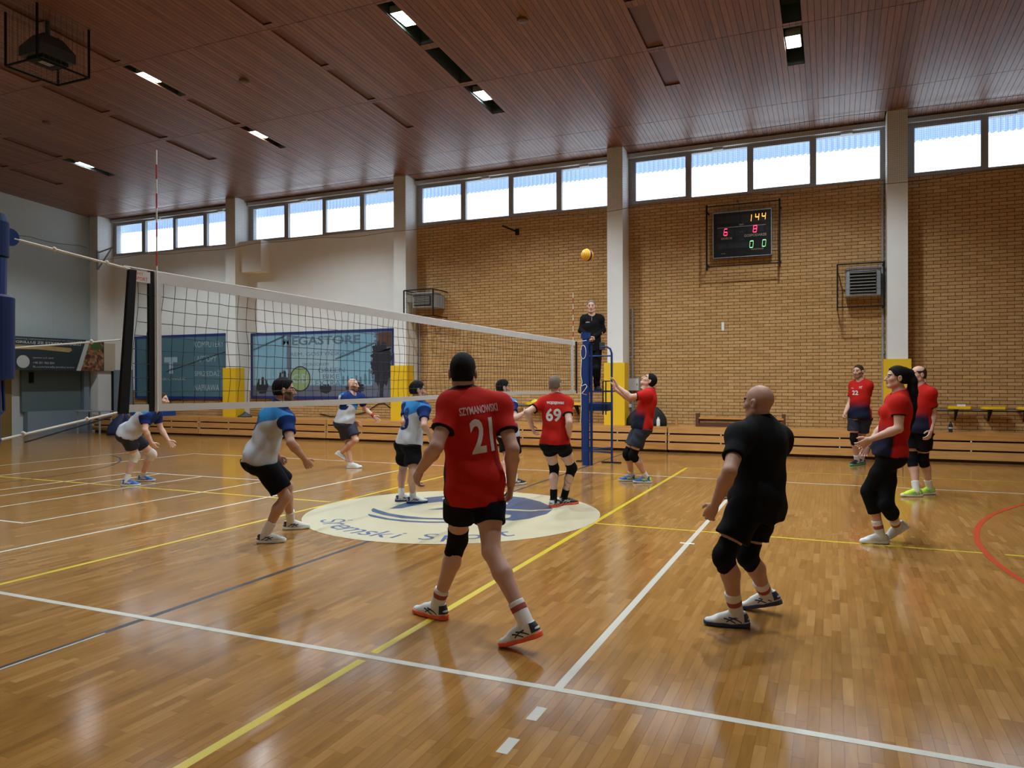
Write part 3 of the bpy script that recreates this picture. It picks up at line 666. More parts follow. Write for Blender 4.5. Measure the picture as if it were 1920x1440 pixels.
# ================================================================== wall heaters in cages
def heater(x0, x1, z0, z1, lab, clab, cy=17.22, yf=17.34):
    t = thing('air_heater', ((x0+x1)/2, 17.5, z0), lab, 'heater', 'wall heaters')
    bx0, bx1, bz0, bz1 = x0+.17*(x1-x0)+.01, x1-.05*(x1-x0), z0+.24, z1-.09
    q = G(); w = (bx1-bx0)/2; xm = (bx0+bx1)/2
    n = 9
    prof = [(-w, .06), (-w*.95, .02)]+[(w*(-.8+1.6*i/8), -.012*math.sin(math.pi*i/8)) for i in range(9)]+[(w*.95, .02), (w, .06)]
    poly = [(xm+x, yf+y) for x, y in prof]+[(bx1, 17.68), (bx0, 17.68)]
    q.prism([(a, b) for a, b in poly], (0,0,bz0), (1,0,0), (0,1,0), (0,0,1), bz1-bz0); part('body', q, M['grey'], t)
    part('grille_opening', G().box(bx0+.12*w*2, bx1-.14*w*2, yf-.028, yf-.016, bz0+.05, bz1-.06), M['black'], t)
    nl = 7
    for i in range(nl):
        z = bz0+.085+(bz1-bz0-.17)*i/(nl-1)
        part('louvre', G().obox((xm-.01, yf-.035, z), (w*.72, 0, 0), (0, .022, .008), (0, -.002, .006)), M['silver'], t)
    part('top_cap', G().box(bx0, bx1, yf-.02, 17.5, bz1-.02, bz1+.03), M['silver'], t)
    c = thing('heater_cage', ((x0+x1)/2, 17.25, z0), clab, 'cage', 'heater cages')
    for x in (x0, x1): part('upright', G().bar((x, cy, z0), (x, cy, z1), .03), M['black'], c)
    for z in (z0, z1): part('crossbar', G().bar((x0, cy, z), (x1, cy, z), .026), M['black'], c)
    for x in (x0, x1):
        for z in (z0, z1): part('wall_arm', G().bar((x, cy, z), (x, YW-.003, z), .024), M['black'], c)
    q = G(); h = .0016
    for x in np.arange(x0+.1, x1, .135): q.box(x-h, x+h, cy-h, cy+h, z0, z1)
    for z in np.arange(z0+.1, z1, .135): q.box(x0, x1, cy-h, cy+h, z-h, z+h)
    for y in np.arange(cy+.1, YW, .135):
        for x in (x0, x1): q.box(x-h, x+h, y-h, y+h, z0, z1)
    tag(part('wire_mesh', q, M['black'], c), kind='stuff')
heater(4.39, 5.28, 3.18, 4.09, 'grey louvred air heater beside the right-hand pillar', 'black wire cage around the heater beside the right-hand pillar')
heater(-6.22, -5.33, 3.36, 4.06, 'grey louvred air heater above the net tape, left brick bay', 'black wire cage around the heater above the net tape', 16.97, 17.10)
# heater hanging under the ceiling
t = thing('ceiling_heater', (-8.0, 8.45, 6.9), 'dark box heater hanging under the ceiling at top left', 'heater')
q = G(); P = [(-8.28,8.12),(-7.72,8.12),(-7.72,8.74),(-8.28,8.74)]
q.add([(x, y, 7.12) for x, y in P]+[(x, y, 7.28) for x, y in P], [(3,2,1,0),(4,5,6,7),(0,1,5,4),(1,2,6,5),(2,3,7,6),(3,0,4,7)]); part('casing', q, M['darkgrey'], t)
q = G(); P2 = [(-8.14,8.26),(-7.86,8.26),(-7.86,8.60),(-8.14,8.60)]; q.add([(x, y, 7.28) for x, y in P]+[(x, y, 7.5) for x, y in P2], [(3,2,1,0),(4,5,6,7),(0,1,5,4),(1,2,6,5),(2,3,7,6),(3,0,4,7)]); part('hood', q, M['darkgrey'], t)
part('outlet', G().box(-8.2, -7.8, 8.2, 8.66, 7.06, 7.12), M['black'], t); part('outlet_plate', G().box(-8.05, -7.9, 8.3, 8.5, 7.05, 7.06), M['grey'], t)
part('hanger', G().tube([(-8.0, 8.43, 7.5), (-8.0, 8.43, ceil_z(8.43))], .04, 8), M['darkgrey'], t)
c = thing('heater_cage', (-8.0, 8.45, 6.9), 'dark square wire cage hanging around the ceiling heater', 'cage', 'heater cages')
CC = [(-8.40,7.98),(-7.60,7.98),(-7.58,8.88),(-8.38,8.88)]
for i in range(4):
    x, y = CC[i]; x2, y2 = CC[(i+1) % 4]
    part('hanger_bar', G().bar((x, y, 6.92), (x, y, ceil_z(y)), .028), M['black'], c); part('rim_bar', G().bar((x, y, 6.92), (x2, y2, 6.92), .028), M['black'], c)
q = G(); h = .0016
for x in np.arange(-8.3, -7.6, .1): q.box(x-h, x+h, 7.98, 8.88, 6.92-h, 6.92+h)
for y in np.arange(8.08, 8.88, .1): q.box(-8.39, -7.59, y-h, y+h, 6.92-h, 6.92+h)
for x in np.arange(-8.3, -7.6, .1):
    for y in (7.98, 8.88): q.box(x-h, x+h, y-h, y+h, 6.92, ceil_z(y))
for y in np.arange(8.08, 8.88, .1):
    for x in (-8.39, -7.59): q.box(x-h, x+h, y-h, y+h, 6.92, ceil_z(y))
tag(part('wire_mesh', q, M['darkgrey'], c), kind='stuff')

# ================================================================== things on and above the stands
t = thing('gym_bench', (2.35, 17.5, .566), 'dark wooden gym bench lying on the stand below the scoreboard', 'bench')
q = G(); q.tone = .2; q.box(1.46, 3.3, 17.36, 17.60, .745, .785); part('seat_board', q, M['pinewood'], t)
for x in (1.38, 3.26): part('end_leg', G().box(x, x+.07, 17.38, 17.58, .568, .87), M['darkwood'], t)
part('lower_beam', G().box(1.45, 3.27, 17.40, 17.50, .57, .66), M['darkwood'], t); part('rail', G().box(1.45, 3.27, 17.46, 17.50, .70, .745), M['darkwood'], t)
tag(single('wooden_block', G().box(.93, .98, 17.3, 17.36, .566, .70), M['pinewood']), 'small wooden block on the stand left of the dark bench', 'block')
def seat(x, wd, lab):
    t = thing('folding_chair', (x+wd/2, 17.5, .98), lab, 'chair', 'yellow fold-down wall chairs')
    q = G(); P = [(x+.0,17.58),(x+wd,17.58),(x+wd,17.40),(x+wd-.05,17.30),(x+.09,17.30),(x,17.40)]
    q.prism(P, (0,0,1.035), (1,0,0), (0,1,0), (0,0,1), .055); part('seat_shell', q, M['yellowp'], t)
    part('bracket', G().add([(x+wd*.3,17.58,1.03),(x+wd*.42,17.58,1.03),(x+wd*.42,17.36,1.03),(x+wd*.3,17.36,1.03),(x+wd*.34,17.72,.78),(x+wd*.38,17.72,.78),(x+wd*.38,17.66,.78),(x+wd*.34,17.66,.78)], [(0,3,2,1),(4,5,6,7),(0,1,5,4),(1,2,6,5),(2,3,7,6),(3,0,4,7)][:6]), M['black'], t)
for x, lab in ((6.46, 'yellow wall seat with a white folded cloth on it'), (7.05, 'empty yellow wall seat second from the pillar'), (7.66, 'yellow wall seat at the right edge of the picture')): seat(x, .43, lab)
for x, lab in ((-5.35, 'yellow wall seat above the bright bibs'), (-2.9, 'yellow wall seat behind the elbow of player sixty-nine'), (-2.3, 'yellow wall seat hidden behind player sixty-nine'), (-1.72, 'yellow wall seat left of the blue net post')): seat(x, .45, lab)
for a, b, lab in ((5.9, 9.5, 'thin dark seat rail on the brick wall at the right'), (-5.6, -1.2, 'thin dark seat rail on the brick wall behind the net')):
    t = thing('seat_rail', ((a+b)/2, 17.66, 1.0), lab, 'rail', 'seat rails')
    part('rail_bar', G().box(a, b, 17.62, 17.66, .985, 1.025), M['black'], t); part('rail_lip', G().box(a, b, 17.60, 17.625, 1.0, 1.015), M['silver'], t)
    for x in (a+.3, (a+b)/2, b-.3): part('rail_mount', G().box(x, x+.04, 17.66, YW, .99, 1.02), M['black'], t)
tag(single('folded_cloth', G().box(6.62, 6.76, 17.36, 17.46, 1.09, 1.13), M['white']), 'white folded cloth lying on the first yellow wall seat', 'cloth')
M['bottle'] = mat('dark_bottle', (.02,.03,.04), .15); M['label'] = mat('bottle_label', (.45,.5,.55), .4)
t = thing('water_bottle', (6.49, 17.3, .566), 'dark water bottle standing on the right-hand stand', 'bottle')
part('bottle_body', G().lathe((6.49,17.3,.566), [(.032,0),(.037,.01),(.037,.07),(.03,.09),(.037,.11),(.034,.15),(.015,.185),(.014,.20)], 14), M['bottle'], t, True); part('cap', G().lathe((6.49,17.3,.766), [(.016,0),(.016,.018)], 12), M['bottle'], t); part('bottle_label', G().lathe((6.49,17.3,.64), [(.0385,0),(.0385,.03)], 14), M['label'], t)
t = thing('backpack', (.25, 17.35, .566), 'black backpack on the stand behind the setter', 'backpack')
q = G(); vs = []; n = 20; rows = 7
for j in range(rows):
    u = j/(rows-1); z = .568+.44*u; s_ = (1-.55*u**2.2)
    for i in range(n):
        a = 2*math.pi*i/n; ca, sa = math.cos(a), math.sin(a); e = .6
        vs.append((.22+.50*s_*abs(ca)**e*np.sign(ca)+.05*u, 17.36+.15*s_*abs(sa)**e*np.sign(sa), z))
q.add(vs, [(j*n+i, j*n+(i+1) % n, (j+1)*n+(i+1) % n, (j+1)*n+i) for j in range(rows-1) for i in range(n)]+[tuple(range(n))[::-1], tuple((rows-1)*n+i for i in range(n))])
M['bag'] = mat('black_bag_fabric', (.008,.009,.013), .7, bump=.1, bscale=30); part('bag_body', q, M['bag'], t, True)
part('strap', G().tube([(.5,17.2,.95),(.62,17.17,.85),(.68,17.18,.7),(.66,17.2,.6)], .014, 6), M['bag'], t); part('haul_loop', G().tube([(.2,17.36,.99),(.24,17.36,1.05),(.30,17.36,1.05),(.33,17.36,.99)], .012, 6), M['bag'], t)
t = thing('water_bottle', (.57, 17.12, .566), 'white water bottle beside the black backpack', 'bottle')
part('bottle_body', G().lathe((.57,17.12,.566), [(.04,0),(.042,.02),(.042,.15),(.02,.19)], 12), M['white'], t, True); part('cap', G().lathe((.57,17.12,.756), [(.022,0),(.02,.03)], 10), M['label'], t)
t = thing('electrical_box', (-.15, 17.68, 1.385), 'grey electrical box on the brick wall behind the setter', 'electrical box')
part('box_body', G().box(-.30, 0, 17.6, YW, 1.385, 1.695), M['grey'], t); part('box_door', G().box(-.285, -.015, 17.59, 17.6, 1.40, 1.68), M['lintel'], t); part('latch', G().box(-.05, -.035, 17.58, 17.59, 1.52, 1.56), M['darkgrey'], t)
tag(single('wall_socket', G().box(-.28, -.2, 17.7, YW, .98, 1.06), M['white']), 'small white socket low on the wall beside the backpack', 'socket')
tag(single('wall_plate', G().box(1.92, 1.98, YW-.02, YW, 2.79, 2.99), M['white']), 'small white plate on the bricks below the scoreboard', 'plate')
t = thing('wall_bracket', (-3.3, 17.6, 5.4), 'short black bracket sticking out under the windows, left bay', 'bracket')
part('rod', G().tube([(-3.25, YW, 5.53), (-3.50, 17.35, 5.63)], .022, 8), M['black'], t); part('mount', G().box(-3.29, -3.20, 17.70, YW, 5.44, 5.60), M['black'], t)
for (x, lab) in ((5.28, 'thin grey pipe down the left side of the right-hand pillar'), (-6.18, 'thin grey pipe down the wall beside the left heater'), (-.19, 'thin grey pipe on the wall right of the umpire chair')):
    t = thing('wall_pipe', (x, 17.7, .57), lab, 'pipe', 'wall pipes'); zt = 5.9 if x > 4 else 3.4
    part('pipe', G().tube([(x, 17.71, .57), (x, 17.71, zt)], .022, 8), M['grey'], t)
    for z in (1.2, 2.2, 3.2): part('pipe_clip', G().box(x-.032, x+.032, 17.69, YW, z, z+.03), M['grey'], t)
t = thing('wall_bracket', (-18.2, 17.3, 5.5), 'folding steel arm on the corner pillar by the far windows', 'bracket')
part('arm', G().bar((-18.28, 17.2, 5.98), (-17.2, 16.9, 6.03), .05, .03), M['grey'], t); part('stay', G().bar((-18.25, 17.18, 5.45), (-17.3, 16.92, 6.0), .035), M['grey'], t); part('mount', G().box(-18.30, -18.24, 17.14, 17.2, 5.4, 6.05), M['grey'], t)
# bright bibs and a red cloth left on the stand
M['lime'] = mat('lime_cloth', (.62,.68,.05), .8, noise=.2, nscale=20); M['redcloth'] = mat('red_cloth', (.45,.03,.02), .8, noise=.2, nscale=20)
def heap(name, c, rx, ry, rz, m, lab, cat, seed):
    rr = random.Random(seed); q = G(); n = 16; vs = []; rows = 6
    ph = [rr.uniform(0, 6.3) for _ in range(4)]
    for j in range(rows):
        u = j/(rows-1); s_ = math.cos(u*math.pi/2*.96)
        for i in range(n):
            a = 2*math.pi*i/n; k = 1+.22*math.sin(3*a+ph[0])+.13*math.sin(5*a+ph[1]+u*3)
            vs.append((c[0]+rx*s_*k*math.cos(a), c[1]+ry*s_*k*math.sin(a), c[2]+rz*u*(1+.25*math.sin(2*a+ph[2]))))
    q.add(vs, [(j*n+i, j*n+(i+1) % n, (j+1)*n+(i+1) % n, (j+1)*n+i) for j in range(rows-1) for i in range(n)]+[tuple(range(n))[::-1], tuple((rows-1)*n+i for i in range(n))])
    tag(single(name, q, m, smooth=True), lab, cat)
heap('training_bib', (-5.05, 17.40, 1.09), .17, .13, .12, M['lime'], 'crumpled lime training bib left on a yellow wall seat', 'bib', 1)
heap('red_cloth', (-5.2, 17.1, .568), .24, .16, .16, M['redcloth'], 'crumpled red cloth on the stand behind player eight', 'cloth', 2)
heap('training_bib', (-2.62, 17.42, 1.09), .15, .1, .07, M['lime'], 'small lime cloth on the yellow seat behind player sixty-nine', 'bib', 3)
heap('cable_coil', (-12.05, 17.3, .568), .22, .14, .14, M['darkgrey'], 'dark coil of cable on the stand beside the yellow pillar pad', 'cable', 4)
t = thing('wall_cable', (-7.2, 17.7, .57), 'thin loose cable hanging on the bricks under the tree banner', 'cable')
part('cable', G().tube([(-9.6,17.73,.68),(-9.2,17.73,.62),(-8.6,17.73,.66),(-8.0,17.73,.74),(-7.55,17.73,1.0),(-7.35,17.73,1.02),(-7.1,17.73,.86)], .012, 6), M['black'], t)

# ================================================================== banners
M['teal'] = mat('teal_banner', (.075,.17,.22), .55, noise=.15, nscale=1.2); M['tealtext'] = mat('pale_banner_lettering', (.36,.48,.54), .6); M['bframe'] = mat('blue_banner_edge', (.015,.03,.16), .5)
M['sky'] = mat('printed_sky', (.20,.40,.53), .55, noise=.2, nscale=1.3); M['street'] = mat('printed_street', (.12,.14,.20), .6, noise=.25, nscale=5); M['tree'] = mat('printed_tree', (.018,.02,.035), .6, noise=.4, nscale=20); M['brown'] = mat('printed_bricks', (.10,.05,.035), .6)
M['pale'] = mat('printed_pale', (.30,.46,.55), .6); M['dim'] = mat('printed_dim_lettering', (.10,.17,.24), .6); M['greenp'] = mat('printed_green', (.25,.36,.16), .6)
def flat(nm, P, y, m, t, lift): part(nm, G().prism(P, (0, y-lift, 0), (1,0,0), (0,0,1), (0,-1,0), .0012), m, t)
def rect(a, b, c, d): return [(a, c), (b, c), (b, d), (a, d)]
BY = 17.70
t = thing('wall_banner', (-15.1, BY, 1.08), 'teal advertising banner with white T mark and four words', 'banner', 'advertising banners')
a, b, c, d = -17.2, -12.72, 1.08, 3.17
flat('banner_edge', rect(a, b, c, d), BY, M['bframe'], t, 0); flat('banner_sheet', rect(a+.10, b-.02, c+.09, d-.09), BY, M['teal'], t, .002)
for i, (w, wd) in enumerate((('KOMPUTERY', 1.25), ('LAPTOPY', .95), ('SPRZEDAŻ', 1.10), ('NAPRAWA', 1.05))):
    q = G(); put_text(q, w, (-14.52, BY-.0035, 2.74-.46*i-(0 if w != 'SPRZEDAŻ' else 0)), (1,0,0), (0,0,1), .19 if w != 'SPRZEDAŻ' else .21, wd, (0,-1,0), .0005); part('banner_lettering', q, M['tealtext'], t)
q = G(); n = 48; cx, cz = -15.55, 2.18
q.add([(cx+r_*math.cos(2*math.pi*i/n), BY-.0042, cz+r_*math.sin(2*math.pi*i/n)) for i in range(n) for r_ in (.40, .415)], [(2*i, 2*i+1, (2*i+3) % (2*n), (2*i+2) % (2*n)) for i in range(n)]); part('banner_ring', q, M['dim'], t)
flat('banner_mark', rect(cx-.29, cx+.29, cz+.10, cz+.27), BY, M['tealtext'], t, .0035); flat('banner_mark', rect(cx-.075, cx+.10, cz-.27, cz+.11), BY, M['tealtext'], t, .0036)
q = G(); put_text(q, 'JANKOWIAK', (-16.25, BY-.0035, 1.66), (1,0,0), (0,0,1), .13, 1.35, (0,-1,0), .0005); part('banner_lettering', q, M['tealtext'], t)
part('banner_strap', G().bar((-15.75, BY-.02, 2.0), (-12.74, BY-.02, 2.72), .012, .03), M['dim'], t)
t = thing('wall_banner', (-9.6, BY, 1.11), 'pale blue advertising banner printed with trees and a green round mark', 'banner', 'advertising banners')
a, b, c, d = -12.19, -7.0, 1.11, 3.13
flat('banner_edge', rect(a, b, c, d), BY, M['bframe'], t, 0); flat('banner_sheet', rect(a+.09, b-.07, c+.09, d-.08), BY, M['street'], t, .002)
rr = random.Random(5)
zs_ = np.linspace(1.52, d-.10, 26)
flat('printed_sky', [(a+.10, 1.52)]+[(-7.62+rr.uniform(-.09, .09)-(.12 if z < 2.3 else 0), z) for z in zs_]+[(a+.10, d-.10)], BY, M['sky'], t, .0034)
flat('printed_post', rect(-10.78, -10.62, 1.62, d-.09), BY, M['street'], t, .0048); flat('printed_post', rect(-10.6, -8.9, 1.55, 2.95), BY, M['pale'], t, .0044)
flat('printed_bricks', rect(-7.52, -7.08, 2.62, d-.1), BY, M['brown'], t, .0048)
def blob(nm, cx, cz, rx, rz, m, n=40, j=.25, lift=.005): flat(nm, [(cx+rx*(1+rr.uniform(-j, j))*math.cos(2*math.pi*i/n), cz+rz*(1+rr.uniform(-j, j))*math.sin(2*math.pi*i/n)) for i in range(n)], BY, m, t, lift)
blob('printed_tree', -7.42, 2.15, .36, .62, M['tree'], 60, .2); flat('printed_trunk', rect(-7.48, -7.36, 1.2, 1.7), BY, M['tree'], t, .0062)
blob('printed_tree', -11.72, 1.50, .22, .26, M['tree'], 40, .15); blob('printed_tree', -9.35, 1.42, .2, .14, M['tree']); blob('printed_tree', -8.3, 1.45, .3, .16, M['tree']); blob('printed_tree', -10.9, 1.75, .2, .2, M['tree'])
for i in range(9): x = -12.0+.17*i; flat('printed_facade', rect(x, x+.07, 1.55, 1.8+.3*rr.random()), BY, M['pale'], t, .0056)
for i in range(8): x = -8.75+.15*i; flat('printed_facade', rect(x, x+.06, 1.55, 1.75+.25*rr.random()), BY, M['dim'], t, .0056)
blob('green_mark', -10.28, 1.72, .38, .38, M['tree'], 48, .0, .0066); blob('green_mark', -10.28, 1.72, .345, .345, M['greenp'], 48, .0, .0075)
q = G(); put_text(q, 'GB', (-10.58, BY-.009, 1.60), (1,0,0), (0,0,1), .26, .58, (0,-1,0), .0005); part('banner_lettering', q, M['tealtext'], t)
for w, x, z, h, wd, m in (('MEGASTORE', -10.98, 2.72, .26, 2.85, 'dim'), ('ŚREM, GOSTYŃSKA 35', -10.8, 2.38, .17, 2.45, 'dim'), ('SPONSOREM', -10.2, 2.10, .09, .95, 'dim'), ('GREEN', -9.62, 1.90, .14, .95, 'dim'), ('BIKE', -9.45, 1.72, .13, .6, 'dim'), ('EXTRA', -9.72, 1.50, .17, .9, 'dim')):
    q = G(); put_text(q, w, (x, BY-.0066, z), (1,0,0), (0,0,1), h, wd, (0,-1,0), .0005); part('banner_lettering', q, M[m], t)
part('banner_strap', G().bar((-12.08, BY-.02, 2.62), (-10.85, BY-.02, 3.03), .012, .025), M['dim'], t); part('banner_strap', G().bar((-9.0, BY-.02, 2.3), (-7.6, BY-.02, 2.75), .012, .025), M['dim'], t)
# banner on the end wall
t = thing('wall_banner', (-18.2, 15.8, 2.0), 'dark grill catering banner with a food picture on the end wall', 'banner', 'advertising banners')
EXB = -18.2
def ek(y, z): return y*.978, 1.6024+(z-1.6024)*.978
def eflat(nm, P, m, lift): part(nm, G().prism([ek(*p_) for p_ in P], (EXB+lift, 0, 0), (0,1,0), (0,0,1), (1,0,0), .0015), m, t)
M['bdark'] = mat('dark_banner', (.018,.028,.034), .5); M['gold'] = mat('gold_brush', (.36,.26,.10), .6, noise=.3, nscale=6, stretch=(1,1,6)); M['btext'] = mat('banner_white', (.45,.48,.48), .6)
M['food'] = bpy.data.materials.new('printed_food'); M['food'].use_nodes = True
_n = M['food'].node_tree.nodes; _l = M['food'].node_tree.links; _tc = _n.new('ShaderNodeTexCoord'); _v = _n.new('ShaderNodeTexVoronoi'); _v.inputs['Scale'].default_value = 11; _l.new(_tc.outputs['Object'], _v.inputs[0])
_cr = _n.new('ShaderNodeValToRGB'); _sx = _n.new('ShaderNodeSeparateColor'); _l.new(_v.outputs['Color'], _sx.inputs[0]); _l.new(_sx.outputs[0], _cr.inputs[0])
for _p, _c2 in ((0, (.03,.015,.01)), (.35, (.16,.05,.025)), (.6, (.30,.12,.05)), (.8, (.42,.2,.1)), (1, (.06,.09,.02))):
    _e = _cr.color_ramp.elements.new(_p) if 0 < _p < 1 else _cr.color_ramp.elements[0 if _p == 0 else -1]; _e.color = (*_c2, 1)
_l.new(_cr.outputs[0], _n['Principled BSDF'].inputs['Base Color'])
eflat('banner_sheet', rect(14.45, 17.72, 2.02, 3.06), M['bdark'], 0); eflat('banner_plain_end', rect(17.72, 18.3, 2.03, 2.98), M['beige'], 0)
eflat('food_picture', [(16.85, 2.03), (17.70, 2.03), (17.70, 3.04), (17.18, 3.04)], M['food'], .002); eflat('white_stripe', [(16.70, 2.02), (16.86, 2.02), (17.2, 3.05), (17.05, 3.05)], M['btext'], .0035)
blob2 = [(17.42+.22*math.cos(i*.4)*(1+.2*math.sin(i*3.1)), 2.86+.13*math.sin(i*.4)*(1+.2*math.cos(i*2.3))) for i in range(16)]; eflat('printed_parsley', blob2, mat('printed_leaves', (.04,.10,.02), .6), .004)
eflat('gold_brush', [(14.55, 2.66), (15.4, 2.68), (16.45, 2.62), (16.55, 2.68), (16.52, 2.76), (15.6, 2.80), (14.6, 2.80), (14.5, 2.72)], M['gold'], .002)
eflat('banner_disc', [(14.95+.20*math.cos(2*math.pi*i/32), 2.28+.20*math.sin(2*math.pi*i/32)) for i in range(32)], M['btext'], .002)
for w, y, z, h, wd in (('GRILLUJ ZE STREFĄ SMAKU', 14.72, 2.83, .10, 2.1), ('catering najlepszych produktów na naszym rynku', 14.72, 2.965, .05, 2.2), ('zamów już dziś', 15.25, 2.38, .06, .65), ('+48 501 960 804', 15.25, 2.22, .07, .68), ('fb.com/strefa.smaku.srem', 15.25, 2.10, .06, 1.35)):
    q = G(); put_text(q, w, (EXB+.0038, *ek(y, z)), (0,1,0), (0,0,1), h, wd, (1,0,0), .0005); part('banner_lettering', q, M['btext'], t)
# lower end wall: grey-blue panels and posts
M['tealwall'] = mat('grey_teal_panel', (.10,.15,.155), .7, noise=.1, nscale=2); M['bluegrey'] = mat('blue_grey_panel', (.20,.26,.31), .6, noise=.08, nscale=2); M['ochre'] = mat('ochre_panel', (.20,.13,.03), .6)
for nm, y0, y1, z0, z1, m, dx in (('wall_panel', 14.9, 16.85, .72, 2.02, 'tealwall', .10), ('wall_panel', 15.0, 17.3, 0, .72, 'bluegrey', .22), ('wall_panel', 14.2, 14.62, 0, 2.3, 'ochre', .06), ('wall_panel', 16.9, 17.1, .72, 2.02, 'bluegrey', .2), ('wall_panel', 17.38, 17.95, 0, 2.05, 'bluegrey', .25)):
    single(nm, G().box(EX, EX+dx, y0, y1, z0, z1), M[m], kind='structure')
tag(single('wall_speaker', G().box(EX+.11, EX+.16, 15.12, 15.24, 1.62, 1.95), M['black']), 'small dark fitting on the panel below the grill banner', 'fitting')
t = thing('door_1', (-18.0, 17.74, 0), None, None, kind='structure')
part('door_leaf', G().box(-18.28, -17.35, 17.69, 17.735, .0, 2.05), M['bluegrey'], t); part('door_frame', G().box(-18.28, -18.2, 17.66, 17.735, 0, 2.1), M['black'], t)
# table with a blue mat and a ball bag by the left end
t = thing('side_table', (-17.3, 16.3, 0), 'small grey table at the left end of the stands', 'table')
part('table_top', G().box(-17.9, -16.75, 16.05, 16.55, .70, .73), M['grey'], t)
for x in (-17.85, -16.83):
    for y in (16.08, 16.48): part('leg', G().box(x, x+.04, y, y+.04, 0, .70), M['grey'], t)
M['bluemat'] = mat('bright_blue_vinyl', (.012,.08,.38), .5)
t = thing('blue_case', (-15.6, 16.3, .566), 'bright blue case behind the net beside the leftmost player', 'case')
q = G().box(-16.4, -14.9, 16.86, 17.3, .567, .86); part('case_body', q, M['bluemat'], t); part('case_lid', G().box(-16.42, -14.88, 16.85, 17.32, .86, .90), M['bluemat'], t); part('case_handle', G().tube([(-15.75,16.86,.72),(-15.75,16.81,.72),(-15.5,16.81,.72),(-15.5,16.86,.72)], .012, 6), M['black'], t)
heap('ball_bag', (-15.9, 16.2, 0), .5, .3, .62, mat('navy_bag', (.012,.02,.07), .7), 'dark blue ball bag on the floor behind the leftmost player', 'bag', 8)
# ================================================================== people: smooth implicit bodies turned into meshes
class Field:
    def __init__(s, lo, hi, vox):
        s.o = np.asarray(lo, np.float32); s.v = vox; s.n = np.maximum(4, np.ceil((np.asarray(hi)-s.o)/vox).astype(int)+1); s.f = np.full(s.n, .25, np.float32)
    def grid(s, lo, hi):
        a = np.clip(np.floor((np.asarray(lo)-s.o)/s.v).astype(int), 0, s.n-1); b = np.clip(np.ceil((np.asarray(hi)-s.o)/s.v).astype(int)+1, 1, s.n)
        if np.any(b <= a): return None, None
        ax = [s.o[i]+s.v*np.arange(a[i], b[i], dtype=np.float32) for i in range(3)]
        return tuple(slice(a[i], b[i]) for i in range(3)), np.stack(np.meshgrid(*ax, indexing='ij'), -1)
    def add(s, fn, lo, hi, k=.02, sub=False):
        m = k+3*s.v; sl, p = s.grid(np.asarray(lo)-m, np.asarray(hi)+m)
        if sl is None: return s
        d = fn(p).astype(np.float32); a = s.f[sl]
        if sub:
            d = -d; h = np.clip(.5-.5*(d-a)/-k, 0, 1) if False else np.clip(.5+.5*(d-a)/k, 0, 1); s.f[sl] = a*(1-h)+d*h+k*h*(1-h)
        else:
            h = np.clip(.5+.5*(a-d)/k, 0, 1); s.f[sl] = a*(1-h)+d*h-k*h*(1-h)
        return s
    def cut(s, p0, n):      # keep the side with (p-p0).n < 0
        n = np.asarray(n, float)/np.linalg.norm(n); _, p = s.grid(s.o, s.o+s.v*s.n)
        p = p[:s.n[0], :s.n[1], :s.n[2]]; s.f = np.maximum(s.f, ((p-np.asarray(p0, np.float32))@n.astype(np.float32))); return s
    def ripple(s, fn):
        m = np.where(np.abs(s.f) < .035); p = s.o+s.v*np.stack(m, -1); s.f[m] += fn(p).astype(np.float32); return s
    def net(s):
        f = s.f.copy(); f[0]=f[-1]=.2; f[:,0]=f[:,-1]=.2; f[:,:,0]=f[:,:,-1]=.2
        ins = f < 0; O = [(i,j,k) for i in (0,1) for j in (0,1) for k in (0,1)]; N = f.shape
        c = sum(ins[i:N[0]-1+i, j:N[1]-1+j, k:N[2]-1+k].astype(np.int8) for i,j,k in O)
        act = (c > 0) & (c < 8); I = np.argwhere(act); idx = np.full(act.shape, -1, np.int32); idx[act] = np.arange(len(I))
        FC = np.stack([f[I[:,0]+i, I[:,1]+j, I[:,2]+k] for i,j,k in O], 1); acc = np.zeros((len(I), 3)); cnt = np.zeros(len(I)); OA = np.array(O, float)
        for a in range(8):
            for b in range(a+1, 8):
                if abs(OA[a]-OA[b]).sum() != 1: continue
                x = (FC[:,a] < 0) != (FC[:,b] < 0); t = FC[x,a]/(FC[x,a]-FC[x,b]); acc[x] += OA[a]+t[:,None]*(OA[b]-OA[a]); cnt[x] += 1
        V = s.o+(I+acc/cnt[:,None])*s.v; Q = []
        for ax in range(3):
            u, w = [(1,2),(2,0),(0,1)][ax]; sl0 = [slice(None)]*3; sl1 = [slice(None)]*3; sl0[ax] = slice(0,-1); sl1[ax] = slice(1,None)
            E = np.argwhere(ins[tuple(sl0)] != ins[tuple(sl1)]); E = E[(E[:,u] > 0) & (E[:,w] > 0)]
            up = ins[E[:,0], E[:,1], E[:,2]]; q = []
            for du, dw in ((-1,-1),(0,-1),(0,0),(-1,0)):
                e = E.copy(); e[:,u] += du; e[:,w] += dw; q.append(idx[e[:,0], e[:,1], e[:,2]])
            q = np.stack(q, 1); q[~up] = q[~up][:, ::-1]; Q.append(q)
        Q = np.concatenate(Q); return V, Q[(Q >= 0).all(1)]
A_ = lambda *v: np.array(v, float)
def nrm(v): v = np.asarray(v, float); return v/(np.linalg.norm(v)+1e-12)
def cone(a, b, ra, rb, flat=None, fs=1.):
    a, b = np.asarray(a, np.float32), np.asarray(b, np.float32); ab = b-a; L2 = float(ab@ab)+1e-9
    n = None if flat is None else nrm(flat).astype(np.float32)
    def fn(p):
        q = p-a; t = np.clip((q@ab)/L2, 0, 1)[..., None]; r = q-ab*t
        if n is not None: r = r+n*((r@n)*(fs-1))[..., None]
        return np.sqrt((r*r).sum(-1))-(ra+(rb-ra)*t[..., 0])
    R = max(ra, rb); return fn, np.minimum(a, b)-R, np.maximum(a, b)+R
